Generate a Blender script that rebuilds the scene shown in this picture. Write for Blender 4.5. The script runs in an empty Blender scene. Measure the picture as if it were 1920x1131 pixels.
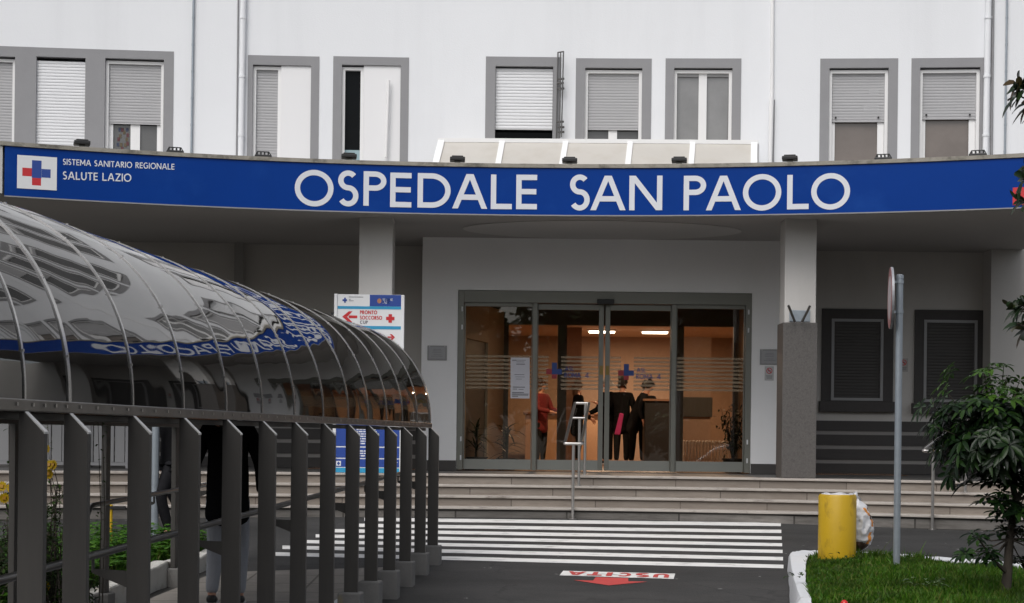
import bpy, math, random
import numpy as np
from mathutils import Vector, Matrix
C = bpy.context.scene
COL = C.collection
PI = math.pi
random.seed(7)
rng = np.random.default_rng(7)

# ------------------------------------------------------------------ camera, sky, sun, exposure
HC = 1.63            # eye height over the road where the photographer stands
FPX = 3000.0         # focal length in pixels of the 1920 wide photograph
ROLL = 0.0115
HY = 818.0           # row of the horizon at the middle of the picture
cam = bpy.data.cameras.new('camera')
cam.sensor_width = 36.0
cam.lens = FPX / 1920 * 36
cam.shift_y = (HY - 565.5) / 1920
cam.clip_start = 0.1
cam.clip_end = 2000
camo = bpy.data.objects.new('camera', cam)
COL.objects.link(camo)
camo.location = (0, 0, HC)
camo.rotation_euler = (PI / 2, -ROLL, 0)
C.camera = camo

SUN_EL, SUN_AZ = math.radians(52), math.radians(205)    # high behind the photographer, veiled by cloud
w = bpy.data.worlds.new('World')
C.world = w
w.use_nodes = True
nt = w.node_tree
nt.nodes.clear()
sky = nt.nodes.new('ShaderNodeTexSky')
sky.sky_type = 'NISHITA'
sky.sun_disc = False
sky.sun_elevation = SUN_EL
sky.sun_rotation = SUN_AZ
sky.dust_density = 4.0
sky.ozone_density = 1.0
hs = nt.nodes.new('ShaderNodeHueSaturation')
hs.inputs['Saturation'].default_value = 0.34
bg = nt.nodes.new('ShaderNodeBackground')
bg.inputs['Strength'].default_value = 0.105
wo = nt.nodes.new('ShaderNodeOutputWorld')
nt.links.new(sky.outputs[0], hs.inputs['Color'])
nt.links.new(hs.outputs[0], bg.inputs['Color'])
nt.links.new(bg.outputs[0], wo.inputs['Surface'])
sl = bpy.data.lights.new('sun', 'SUN')
sl.energy = 0.9
sl.angle = math.radians(40)
sl.color = (1.0, 0.985, 0.965)
so = bpy.data.objects.new('sun', sl)
COL.objects.link(so)
so.rotation_euler = (PI / 2 - SUN_EL, 0, -(SUN_AZ - PI))
C.view_settings.view_transform = 'Standard'
C.view_settings.look = 'None'
C.view_settings.exposure = 0.45
C.view_settings.gamma = 1.0
C.render.engine = 'CYCLES'
C.cycles.use_denoising = True
C.cycles.max_bounces = 8
C.cycles.transparent_max_bounces = 24
C.cycles.sample_clamp_indirect = 4.0
C.cycles.caustics_reflective = False
C.cycles.caustics_refractive = False

# ------------------------------------------------------------------ measuring helpers
def ray(px, py):
    xt = px - ROLL * (HY - py)
    yt = py - ROLL * (px - 960)
    return (xt - 960) / FPX, (HY - yt) / FPX
def at(px, py, Y):
    dx, dz = ray(px, py)
    return Vector((dx * Y, Y, HC + dz * Y))
RA, RB = -2.074, 0.045          # the road climbs to the entrance
PA, PB = -1.894, 0.034          # the footpath climbs a little less
def road_z(Y):
    return HC + max(-1.63, RA + RB * min(Y, 24.0))
def path_z(Y):
    return HC + max(-1.57, PA + PB * Y)
def onroad(px, py, lift=0.0):
    dx, dz = ray(px, py)
    Y = RA / (dz - RB)
    return Vector((dx * Y, Y, road_z(Y) + lift))

# ------------------------------------------------------------------ objects
WM = {}
def setp(o, label=None, cat=None, group=None, kind=None):
    if label: o['label'] = label
    if cat: o['category'] = cat
    if group: o['group'] = group
    if kind: o['kind'] = kind
    return o
def thing(name, label, cat, loc=(0, 0, 0), rz=0.0, group=None):
    o = bpy.data.objects.new(name, None)
    o.empty_display_size = 0.2
    COL.objects.link(o)
    o.location = loc
    o.rotation_euler = (0, 0, rz)
    WM[o.name] = Matrix.Translation(Vector(loc)) @ Matrix.Rotation(rz, 4, 'Z')
    return setp(o, label, cat, group)
def link(name, me, mats, parent=None, local=False):
    o = bpy.data.objects.new(name, me)
    COL.objects.link(o)
    for m in (mats if isinstance(mats, (list, tuple)) else [mats]):
        me.materials.append(m)
    if parent is not None:
        o.parent = parent
        if not local:
            o.matrix_parent_inverse = WM[parent.name].inverted()
            WM[o.name] = Matrix.Identity(4)
        else:
            WM[o.name] = WM[parent.name]
    else:
        WM[o.name] = Matrix.Identity(4)
    return o
def copy_tree(o, parent=None):
    c = o.copy()
    COL.objects.link(c)
    if parent is not None:
        c.parent = parent
    for ch in list(o.children):
        copy_tree(ch, c)
    return c

class MB:
    def __init__(s, T=None):
        s.v, s.f, s.m, s.T = [], [], [], T
    def add(s, vs, fs, mi=0):
        n = len(s.v)
        for p in vs:
            s.v.append(tuple(s.T(*p)) if s.T else tuple(p))
        for f in fs:
            s.f.append([n + i for i in f])
            s.m.append(mi)
        return s
    def box(s, x0, x1, y0, y1, z0, z1, mi=0, nx=1):
        vs, fs = [], []
        for i in range(nx + 1):
            x = x0 + (x1 - x0) * i / nx
            vs += [(x, y0, z0), (x, y1, z0), (x, y1, z1), (x, y0, z1)]
        for i in range(nx):
            a = 4 * i
            for k in range(4):
                l = (k + 1) % 4
                fs.append((a + k, a + 4 + k, a + 4 + l, a + l))
        e = 4 * nx
        fs += [(0, 1, 2, 3), (e + 3, e + 2, e + 1, e)]
        return s.add(vs, fs, mi)
    def obox(s, c, ax, ay, az, mi=0):                      # centre and three half axes
        c, ax, ay, az = Vector(c), Vector(ax), Vector(ay), Vector(az)
        vs = [c + i * ax + j * ay + k * az for i in (-1, 1) for j in (-1, 1) for k in (-1, 1)]
        return s.add(vs, [(0, 1, 3, 2), (4, 6, 7, 5), (0, 4, 5, 1), (2, 3, 7, 6), (0, 2, 6, 4), (1, 5, 7, 3)], mi)
    def prism(s, poly, vec, mi=0):
        n = len(poly)
        vec = Vector(vec)
        vs = [Vector(p) for p in poly] + [Vector(p) + vec for p in poly]
        fs = [tuple(range(n - 1, -1, -1)), tuple(range(n, 2 * n))]
        fs += [(i, (i + 1) % n, n + (i + 1) % n, n + i) for i in range(n)]
        return s.add(vs, fs, mi)
    def tube(s, pts, r, n=10, mi=0, cap=True):
        pts = [Vector(p) for p in pts]
        rs = r if isinstance(r, (list, tuple)) else [r] * len(pts)
        vs, fs = [], []
        up = None
        for i, p in enumerate(pts):
            d = (pts[min(i + 1, len(pts) - 1)] - pts[max(i - 1, 0)]).normalized()
            if up is None:
                up = Vector((0, 0, 1)) if abs(d.z) < .9 else Vector((1, 0, 0))
            a = d.cross(up).normalized()
            b = a.cross(d).normalized()
            up = b
            for k in range(n):
                t = 2 * PI * k / n
                vs.append(p + rs[i] * (math.cos(t) * a + math.sin(t) * b))
        for i in range(len(pts) - 1):
            for k in range(n):
                l = (k + 1) % n
                fs.append((i * n + k, i * n + l, (i + 1) * n + l, (i + 1) * n + k))
        if cap:
            fs += [tuple(range(n - 1, -1, -1)), tuple(range((len(pts) - 1) * n, len(pts) * n))]
        return s.add(vs, fs, mi)
    def lathe(s, c, prof, n=32, mi=0):
        c = Vector(c)
        vs, fs = [], []
        for r, z in prof:
            for k in range(n):
                t = 2 * PI * k / n
                vs.append(c + Vector((r * math.cos(t), r * math.sin(t), z)))
        for i in range(len(prof) - 1):
            for k in range(n):
                l = (k + 1) % n
                fs.append((i * n + k, i * n + l, (i + 1) * n + l, (i + 1) * n + k))
        fs.append(tuple(range(n - 1, -1, -1)))
        fs.append(tuple(range((len(prof) - 1) * n, len(prof) * n)))
        return s.add(vs, fs, mi)
    def sheet(s, a, b, c, d, mi=0):
        return s.add([a, b, c, d], [(0, 1, 2, 3)], mi)
    def build(s, name, mats, parent=None, local=False, smooth=False, bevel=0.0):
        me = bpy.data.meshes.new(name)
        me.from_pydata(s.v, [], s.f)
        me.polygons.foreach_set('material_index', s.m)
        if smooth:
            me.polygons.foreach_set('use_smooth', [True] * len(me.polygons))
        me.update()
        o = link(name, me, mats, parent, local)
        if smooth and smooth != 'all':
            md = o.modifiers.new('split', 'EDGE_SPLIT')
            md.split_angle = math.radians(40)
        if bevel:
            md = o.modifiers.new('bevel', 'BEVEL')
            md.width = bevel
            md.segments = 2
            md.limit_method = 'ANGLE'
        return o

# ------------------------------------------------------------------ materials
def rgb(c):
    return (c[0], c[1], c[2], 1.0)
def newmat(name):
    m = bpy.data.materials.new(name)
    m.use_nodes = True
    n = m.node_tree.nodes
    return m, n, m.node_tree.links, n['Principled BSDF']
def mat(name, col, rough=0.6, metal=0.0, var=0.1, scale=5.0, bump=0.0, bscale=80.0, spec=0.5, stain=None, coat=0.0, stretch=None):
    m, n, l, p = newmat(name)
    p.inputs['Roughness'].default_value = rough
    p.inputs['Metallic'].default_value = metal
    p.inputs['Specular IOR Level'].default_value = spec
    p.inputs['Coat Weight'].default_value = coat
    tc = n.new('ShaderNodeTexCoord')
    mp = n.new('ShaderNodeMapping')
    if stretch: mp.inputs['Scale'].default_value = stretch
    l.new(tc.outputs['Object'], mp.inputs['Vector'])
    nz = n.new('ShaderNodeTexNoise')
    nz.inputs['Scale'].default_value = scale
    nz.inputs['Detail'].default_value = 6
    nz.inputs['Roughness'].default_value = 0.62
    l.new(mp.outputs[0], nz.inputs['Vector'])
    mx = n.new('ShaderNodeMix')
    mx.data_type = 'RGBA'
    mx.inputs[6].default_value = rgb([c * (1 - var) for c in col])
    mx.inputs[7].default_value = rgb([min(1, c * (1 + var)) for c in col])
    l.new(nz.outputs['Fac'], mx.inputs[0])
    last = mx.outputs[2]
    if stain:                                            # (colour, scale, low, high, amount, stretch)
        sc, ss, lo, hi, amt, st = stain
        mp2 = n.new('ShaderNodeMapping')
        mp2.inputs['Scale'].default_value = st
        l.new(tc.outputs['Object'], mp2.inputs['Vector'])
        n2 = n.new('ShaderNodeTexNoise')
        n2.inputs['Scale'].default_value = ss
        n2.inputs['Detail'].default_value = 8
        n2.inputs['Roughness'].default_value = 0.65
        l.new(mp2.outputs[0], n2.inputs['Vector'])
        mr = n.new('ShaderNodeMapRange')
        mr.inputs['From Min'].default_value = lo
        mr.inputs['From Max'].default_value = hi
        mr.inputs['To Max'].default_value = amt
        l.new(n2.outputs['Fac'], mr.inputs['Value'])
        m2 = n.new('ShaderNodeMix')
        m2.data_type = 'RGBA'
        l.new(mr.outputs[0], m2.inputs[0])
        l.new(last, m2.inputs[6])
        m2.inputs[7].default_value = rgb(sc)
        last = m2.outputs[2]
    l.new(last, p.inputs['Base Color'])
    if bump:
        n3 = n.new('ShaderNodeTexNoise')
        n3.inputs['Scale'].default_value = bscale
        n3.inputs['Detail'].default_value = 4
        l.new(mp.outputs[0], n3.inputs['Vector'])
        b = n.new('ShaderNodeBump')
        b.inputs['Strength'].default_value = bump
        b.inputs['Distance'].default_value = 0.01
        l.new(n3.outputs['Fac'], b.inputs['Height'])
        l.new(b.outputs[0], p.inputs['Normal'])
    return m
def glass_mat(name, tint, ior=1.45, haze=0.0):
    m, n, l, p = newmat(name)
    out = n['Material Output']
    n.remove(p)
    tr = n.new('ShaderNodeBsdfTransparent')
    tr.inputs['Color'].default_value = rgb(tint)
    gl = n.new('ShaderNodeBsdfGlossy')
    gl.inputs['Roughness'].default_value = 0.01
    gl.inputs['Color'].default_value = (1, 1, 1, 1)
    fr = n.new('ShaderNodeFresnel')
    fr.inputs['IOR'].default_value = ior
    mx = n.new('ShaderNodeMixShader')
    l.new(fr.outputs[0], mx.inputs[0])
    l.new(tr.outputs[0], mx.inputs[1])
    l.new(gl.outputs[0], mx.inputs[2])
    l.new(mx.outputs[0], out.inputs['Surface'])
    return m
def veil_mat(name, col, alpha):                          # frosted film on glass
    m, n, l, p = newmat(name)
    p.inputs['Base Color'].default_value = rgb(col)
    p.inputs['Roughness'].default_value = 0.5
    p.inputs['Alpha'].default_value = alpha
    return m
def lamp_mat(name, col, strength):
    m, n, l, p = newmat(name)
    p.inputs['Base Color'].default_value = (0.8, 0.8, 0.8, 1)
    p.inputs['Emission Color'].default_value = rgb(col)
    p.inputs['Emission Strength'].default_value = strength
    return m
def leaf_mat(name, cols, rough=0.35, trans=0.25, scale=9.0, patch=None):
    m, n, l, p = newmat(name)
    out = n['Material Output']
    tc = n.new('ShaderNodeTexCoord')
    ge = n.new('ShaderNodeNewGeometry')
    cr = n.new('ShaderNodeValToRGB')
    for i in range(len(cols) - 2): cr.color_ramp.elements.new(0.5)
    for i, c in enumerate(cols):
        cr.color_ramp.elements[i].position = i / (len(cols) - 1)
        cr.color_ramp.elements[i].color = rgb(c)
    l.new(ge.outputs['Random Per Island'], cr.inputs[0])
    last = cr.outputs[0]
    if patch:
        nz = n.new('ShaderNodeTexNoise'); nz.inputs['Scale'].default_value = 2.6; nz.inputs['Detail'].default_value = 5
        l.new(tc.outputs['Object'], nz.inputs['Vector'])
        mr = n.new('ShaderNodeMapRange'); mr.inputs['From Min'].default_value = .44; mr.inputs['From Max'].default_value = .66; mr.inputs['To Max'].default_value = .8
        l.new(nz.outputs['Fac'], mr.inputs['Value'])
        mx_ = n.new('ShaderNodeMix'); mx_.data_type = 'RGBA'; l.new(mr.outputs[0], mx_.inputs[0]); l.new(last, mx_.inputs[6]); mx_.inputs[7].default_value = rgb(patch); last = mx_.outputs[2]
    l.new(last, p.inputs['Base Color'])
    p.inputs['Roughness'].default_value = rough
    p.inputs['Specular IOR Level'].default_value = .2
    td = n.new('ShaderNodeBsdfTranslucent')
    l.new(cr.outputs[0], td.inputs['Color'])
    mx = n.new('ShaderNodeMixShader')
    mx.inputs[0].default_value = trans
    l.new(p.outputs[0], mx.inputs[1])
    l.new(td.outputs[0], mx.inputs[2])
    l.new(mx.outputs[0], out.inputs['Surface'])
    return m
def brick_mat(name, c1, c2, mortar, bw, rh, msize, zoff=0.0, rough=0.6, stain=None, bump=0.3, axes='xz', offset=0.5):
    m, n, l, p = newmat(name)
    p.inputs['Roughness'].default_value = rough
    tc = n.new('ShaderNodeTexCoord')
    sp = n.new('ShaderNodeSeparateXYZ')
    cb = n.new('ShaderNodeCombineXYZ')
    l.new(tc.outputs['Object'], sp.inputs[0])
    l.new(sp.outputs['X'], cb.inputs['X'])
    ad = n.new('ShaderNodeMath')
    ad.operation = 'ADD'
    ad.inputs[1].default_value = zoff
    l.new(sp.outputs['Z' if axes == 'xz' else 'Y'], ad.inputs[0])
    l.new(ad.outputs[0], cb.inputs['Y'])
    bt = n.new('ShaderNodeTexBrick')
    bt.offset = offset
    bt.inputs['Scale'].default_value = 1.0
    bt.inputs['Brick Width'].default_value = bw
    bt.inputs['Row Height'].default_value = rh
    bt.inputs['Mortar Size'].default_value = msize
    bt.inputs['Mortar Smooth'].default_value = 0.1
    bt.inputs['Color1'].default_value = rgb(c1)
    bt.inputs['Color2'].default_value = rgb(c2)
    bt.inputs['Mortar'].default_value = rgb(mortar)
    l.new(cb.outputs[0], bt.inputs['Vector'])
    nz = n.new('ShaderNodeTexNoise')
    nz.inputs['Scale'].default_value = 3.0
    nz.inputs['Detail'].default_value = 9
    nz.inputs['Roughness'].default_value = 0.7
    mp = n.new('ShaderNodeMapping')
    mp.inputs['Scale'].default_value = (1, 1, 6) if axes == 'xz' else (1, 1, 1)
    l.new(tc.outputs['Object'], mp.inputs['Vector'])
    l.new(mp.outputs[0], nz.inputs['Vector'])
    mr = n.new('ShaderNodeMapRange')
    mr.inputs['From Min'].default_value = 0.35
    mr.inputs['From Max'].default_value = 0.75
    mr.inputs['To Min'].default_value = 0.0
    mr.inputs['To Max'].default_value = 0.9
    l.new(nz.outputs['Fac'], mr.inputs['Value'])
    mx = n.new('ShaderNodeMix')
    mx.data_type = 'RGBA'
    l.new(mr.outputs[0], mx.inputs[0])
    l.new(bt.outputs['Color'], mx.inputs[6])
    mx.inputs[7].default_value = rgb(stain or [c * .6 for c in c1])
    l.new(mx.outputs[2], p.inputs['Base Color'])
    b = n.new('ShaderNodeBump')
    b.inputs['Strength'].default_value = bump
    b.inputs['Distance'].default_value = 0.01
    b.invert = True
    l.new(bt.outputs['Fac'], b.inputs['Height'])
    l.new(b.outputs[0], p.inputs['Normal'])
    return m

M = {}
M['stucco'] = mat('white_stucco', (.785, .80, .825), .85, var=.04, scale=.6, bump=.25, bscale=55, stain=((.60, .61, .63), .5, .50, .85, .45, (1.6, 1.6, .13)))
M['greypaint'] = mat('grey_paint', (.27, .27, .28), .8, var=.08, scale=4, bump=.2, bscale=70)
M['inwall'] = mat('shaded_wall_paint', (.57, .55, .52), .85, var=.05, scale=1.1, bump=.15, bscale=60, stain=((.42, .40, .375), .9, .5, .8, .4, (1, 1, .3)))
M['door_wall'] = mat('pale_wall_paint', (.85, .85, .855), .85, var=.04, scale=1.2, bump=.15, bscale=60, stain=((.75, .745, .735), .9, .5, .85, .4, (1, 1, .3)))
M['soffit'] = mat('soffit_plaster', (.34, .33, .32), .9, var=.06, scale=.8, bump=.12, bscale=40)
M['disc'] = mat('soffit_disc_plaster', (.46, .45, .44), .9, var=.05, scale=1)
M['pillar'] = mat('pillar_plaster', (.56, .545, .525), .8, var=.05, scale=2, bump=.15, bscale=50, stain=((.40, .38, .35), 1.3, .55, .85, .4, (1, 1, .3)))
M['granite'] = mat('grey_granite', (.098, .091, .086), .5, var=.5, scale=60, stain=((.06, .055, .052), 26, .52, .68, .7, (1, 1, 1)))
M['band'] = mat('dark_plinth_paint', (.055, .051, .049), .7, var=.15, scale=3)
M['bandlight'] = mat('pale_groove_paint', (.28, .268, .255), .8, var=.06, scale=3)
M['coping'] = mat('weathered_coping', (.30, .28, .24), .9, var=.35, scale=7, bump=.5, bscale=40, stain=((.07, .065, .055), 5, .5, .7, .85, (1, 1, 1)))
M['roof'] = mat('roof_felt', (.35, .34, .33), .9, var=.15, scale=2)
M['white'] = mat('white_frame', (.80, .80, .80), .45, var=.03, scale=3)
M['whitepanel'] = mat('white_panel', (.79, .79, .80), .6, var=.03, scale=1)
M['shutgrey'] = mat('grey_roller_slat', (.40, .40, .41), .55, var=.06, scale=2)
M['shutwhite'] = mat('white_roller_slat', (.74, .75, .77), .5, var=.04, scale=2)
M['shutdark'] = mat('dark_roller_slat', (.055, .051, .048), .6, var=.1, scale=3)
M['darkroom'] = mat('dark_room', (.012, .012, .012), .9)
M['frame_lo'] = mat('dull_steel_frame', (.30, .30, .30), .5, var=.08, scale=4)
M['surround_lo'] = mat('dark_stone_surround', (.055, .050, .048), .7, var=.2, scale=9)
def pane_mat(name, col, rough=.04):
    m = mat(name, col, rough, var=.45, scale=1.3, spec=.8)
    return m
M['pane_grey'] = pane_mat('grey_window_pane', (.085, .085, .085))
M['pane_brown'] = pane_mat('brown_window_pane', (.155, .130, .115), .12)
M['pane_black'] = mat('black_window_pane', (.006, .007, .008), .1, spec=.08)
M['pane_pale'] = pane_mat('pale_window_pane', (.22, .22, .22), .06)
M['skypane'] = mat('skylight_sheet', (.50, .475, .435), .35, var=.10, scale=1.5, stain=((.40, .36, .30), 2.2, .5, .8, .5, (1, 1, .4)))
M['blue'] = mat('blue_sign_vinyl', (.001, .037, .235), .32, var=.10, scale=1.4, spec=.12, stain=((.008, .060, .29), 1.1, .54, .8, .7, (1, 1, 1.2)))
M['lettergrey'] = mat('pale_lettering', (.68, .70, .74), .5, var=.03, scale=3)
M['redvinyl'] = mat('red_vinyl', (.55, .025, .03), .45, var=.06, scale=4)
M['bluevinyl'] = mat('deep_blue_vinyl', (.02, .06, .29), .45, var=.06, scale=4)
M['cyan'] = mat('light_blue_vinyl', (.03, .30, .52), .45, var=.05, scale=4)
M['signwhite'] = mat('sign_white', (.74, .75, .76), .45, var=.03, scale=3)
M['black'] = mat('black_plastic', (.012, .012, .013), .5, var=.2, scale=8)
M['steel'] = mat('brushed_steel', (.52, .50, .48), .33, metal=1.0, var=.1, scale=8, stretch=(6, 6, .4))
M['post'] = mat('dark_bronze_steel', (.066, .062, .058), .50, metal=.2, var=.18, scale=5, stretch=(4, 4, .5), stain=((.045, .042, .038), 3, .5, .8, .6, (3, 3, .3)))
M['postedge'] = mat('worn_steel_edge', (.60, .60, .59), .45, metal=.3, var=.1, scale=9)
M['rib'] = mat('rib_aluminium', (.58, .57, .56), .26, metal=.95, var=.15, scale=7)
M['rail'] = mat('edge_rail_steel', (.22, .21, .20), .30, metal=.9, var=.25, scale=6, stain=((.10, .095, .09), 7, .5, .75, .6, (1, 1, 1)))
M['tubing'] = mat('handrail_tube', (.16, .155, .15), .32, metal=.8, var=.15, scale=5)
M['galv'] = mat('galvanised_pole', (.33, .37, .41), .42, metal=.55, var=.15, scale=12, bump=.05, bscale=60)
M['concrete'] = mat('concrete_block', (.17, .166, .16), .9, var=.2, scale=8, bump=.4, bscale=50, stain=((.40, .30, .05), 3.2, .60, .72, .55, (1, 1, .5)))
M['kerbwhite'] = mat('white_kerb_paint', (.62, .63, .65), .75, var=.06, scale=6, bump=.7, bscale=18, stain=((.27, .26, .24), 7, .58, .72, .8, (1, 1, 1)))
M['oldwhite'] = mat('chipped_white_wall', (.56, .55, .52), .85, var=.12, scale=6, bump=.7, bscale=20, stain=((.26, .22, .15), 5, .54, .70, .8, (1, 1, 1)))
M['soil'] = mat('soil', (.035, .028, .018), 1, var=.4, scale=14, bump=.8, bscale=40)
M['doorframe'] = mat('olive_grey_aluminium', (.20, .20, .175), .42, metal=.25, var=.07, scale=3)
M['kick'] = mat('door_bottom_rail', (.27, .275, .25), .4, metal=.25, var=.06, scale=3)
M['floor_dark'] = brick_mat('dark_landing_tile', (.075, .072, .07), (.06, .058, .056), (.035, .034, .033), .5, .5, .008, axes='xy', rough=.5, bump=.1)
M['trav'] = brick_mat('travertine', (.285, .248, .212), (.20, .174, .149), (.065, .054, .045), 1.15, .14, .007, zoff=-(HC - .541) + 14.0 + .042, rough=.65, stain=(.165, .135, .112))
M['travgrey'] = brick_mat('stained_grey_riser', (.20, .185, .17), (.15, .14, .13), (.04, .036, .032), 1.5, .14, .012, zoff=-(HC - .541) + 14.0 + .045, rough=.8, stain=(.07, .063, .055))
M['travtop'] = mat('travertine_tread', (.40, .365, .33), .55, var=.2, scale=5, stain=((.10, .082, .068), 6, .54, .72, .8, (.6, .6, 2)))
M['paver'] = brick_mat('footpath_tiles', (.32, .295, .265), (.28, .258, .232), (.11, .098, .084), .62, .62, .012, axes='xy', rough=.85, bump=.3, offset=.0)
M['paint'] = mat('road_paint', (.74, .73, .71), .7, var=.08, scale=3, stain=((.16, .155, .15), 9, .54, .74, .8, (.45, 1, 1)))
M['redpaint'] = mat('red_road_paint', (.50, .055, .05), .7, var=.12, scale=4, stain=((.12, .05, .05), 9, .58, .75, .5, (1, 1, 1)))
M['yellow'] = mat('yellow_paint', (.50, .315, .006), .5, var=.10, scale=3, bump=.15, bscale=25, stain=((.17, .10, .008), 7, .56, .74, .75, (1, 1, .55)))
M['lobbywall'] = mat('lobby_wall', (.36, .262, .20), .8, var=.10, scale=.9)
M['lobbyceil'] = mat('lobby_ceiling', (.62, .47, .36), .9, var=.03, scale=2)
M['lobbyfloor'] = mat('lobby_floor', (.22, .12, .07), .25, var=.15, scale=3)
M['beige'] = mat('beige_wall', (.70, .56, .39), .8, var=.05, scale=2)
M['brownboard'] = mat('brown_board', (.20, .105, .06), .6, var=.12, scale=2)
M['darkbeam'] = mat('dark_beam', (.13, .115, .092), .5, var=.1, scale=2)
M['lampglow'] = lamp_mat('lamp_tube', (1.0, .82, .62), 6.0)
M['glass'] = glass_mat('door_glass', (.95, .94, .91), 1.55)
M['tintglass'] = glass_mat('inner_glass', (.82, .79, .74), 1.22)
M['frost'] = veil_mat('frosted_film', (.42, .33, .22), .42)
M['paper'] = mat('paper', (.66, .66, .72), .8, var=.03, scale=6)
M['ink'] = mat('grey_print', (.16, .16, .18), .7, var=.05, scale=6)
M['logoblue'] = mat('door_logo_blue', (.015, .05, .22), .5)
M['logored'] = mat('door_logo_red', (.30, .02, .03), .5)
M['fence'] = mat('grey_sheet_metal', (.26, .26, .265), .5, metal=.2, var=.08, scale=2)
M['skin'] = mat('skin', (.50, .27, .19), .55, var=.08, scale=20)
M['coatblack'] = mat('black_cloth', (.010, .010, .011), .9, spec=0.0, var=.3, scale=20, bump=.3, bscale=40)
M['coatdark'] = mat('charcoal_cloth', (.018, .018, .020), .9, spec=0.0, var=.3, scale=20, bump=.3, bscale=40)
M['greycloth'] = mat('grey_jersey', (.29, .30, .33), .95, var=.12, scale=14, bump=.5, bscale=30)
M['redcloth'] = mat('red_cloth', (.15, .012, .016), .8, var=.12, scale=14)
M['hairbrown'] = mat('brown_hair', (.085, .04, .02), .6, var=.3, scale=40)
M['hairblack'] = mat('black_hair', (.012, .010, .009), .55, var=.3, scale=40)
M['hairwhite'] = mat('white_hair', (.42, .42, .42), .6, var=.2, scale=40)
M['shoe'] = mat('black_shoe', (.012, .012, .013), .5)
M['sole'] = mat('pale_sole', (.42, .42, .42), .7)
M['magenta'] = mat('magenta_fabric', (.36, .02, .13), .7)
M['potdark'] = mat('dark_pot', (.022, .020, .019), .6)
M['bark'] = mat('bark', (.055, .045, .035), .9, var=.35, scale=18, bump=.6, bscale=40)
M['leafdark'] = leaf_mat('indoor_leaf', [(.012, .022, .010), (.02, .035, .014), (.03, .05, .02)], .4)
M['leafumb'] = leaf_mat('umbrella_leaf', [(.004, .009, .004), (.006, .016, .005), (.010, .028, .006), (.022, .052, .009)], .30, .12)
M['leafnew'] = leaf_mat('umbrella_new_leaf', [(.02, .05, .008), (.035, .09, .010), (.06, .13, .014)], .34, .25)
M['leafmag'] = leaf_mat('magnolia_leaf', [(.008, .016, .008), (.014, .030, .012), (.022, .042, .015), (.07, .04, .016)], .3, .12)
M['leafbush'] = leaf_mat('bush_leaf', [(.012, .03, .008), (.03, .06, .012), (.05, .09, .02)], .5, .25)
M['grass'] = leaf_mat('grass_blade', [(.020, .070, .003), (.042, .125, .006), (.072, .18, .009), (.15, .165, .04)], .5, .3, patch=(.026, .045, .007))
M['clover'] = leaf_mat('clover_leaf', [(.03, .10, .008), (.05, .15, .012), (.09, .20, .02)], .5, .3)
M['petal'] = leaf_mat('yellow_petal', [(.40, .25, .006), (.52, .36, .01)], .6, .3)
M['dcentre'] = mat('daisy_centre', (.35, .18, .01))
M['bagwhite'] = mat('white_plastic_film', (.58, .58, .60), .35, var=.05, scale=6, bump=.3, bscale=22)
M['orange'] = mat('orange_band', (.55, .20, .02), .5, var=.12, scale=9)
M['cardbrown'] = mat('brown_litter', (.10, .06, .045), .8, var=.3, scale=9)
M['signback'] = mat('sign_back_grey', (.30, .31, .33), .5, metal=.3, var=.1, scale=9)
M['signface'] = mat('faded_sign_face', (.50, .44, .45), .5, var=.12, scale=9)
M['signred'] = mat('faded_red_rim', (.33, .14, .14), .5, var=.25, scale=14)
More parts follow.
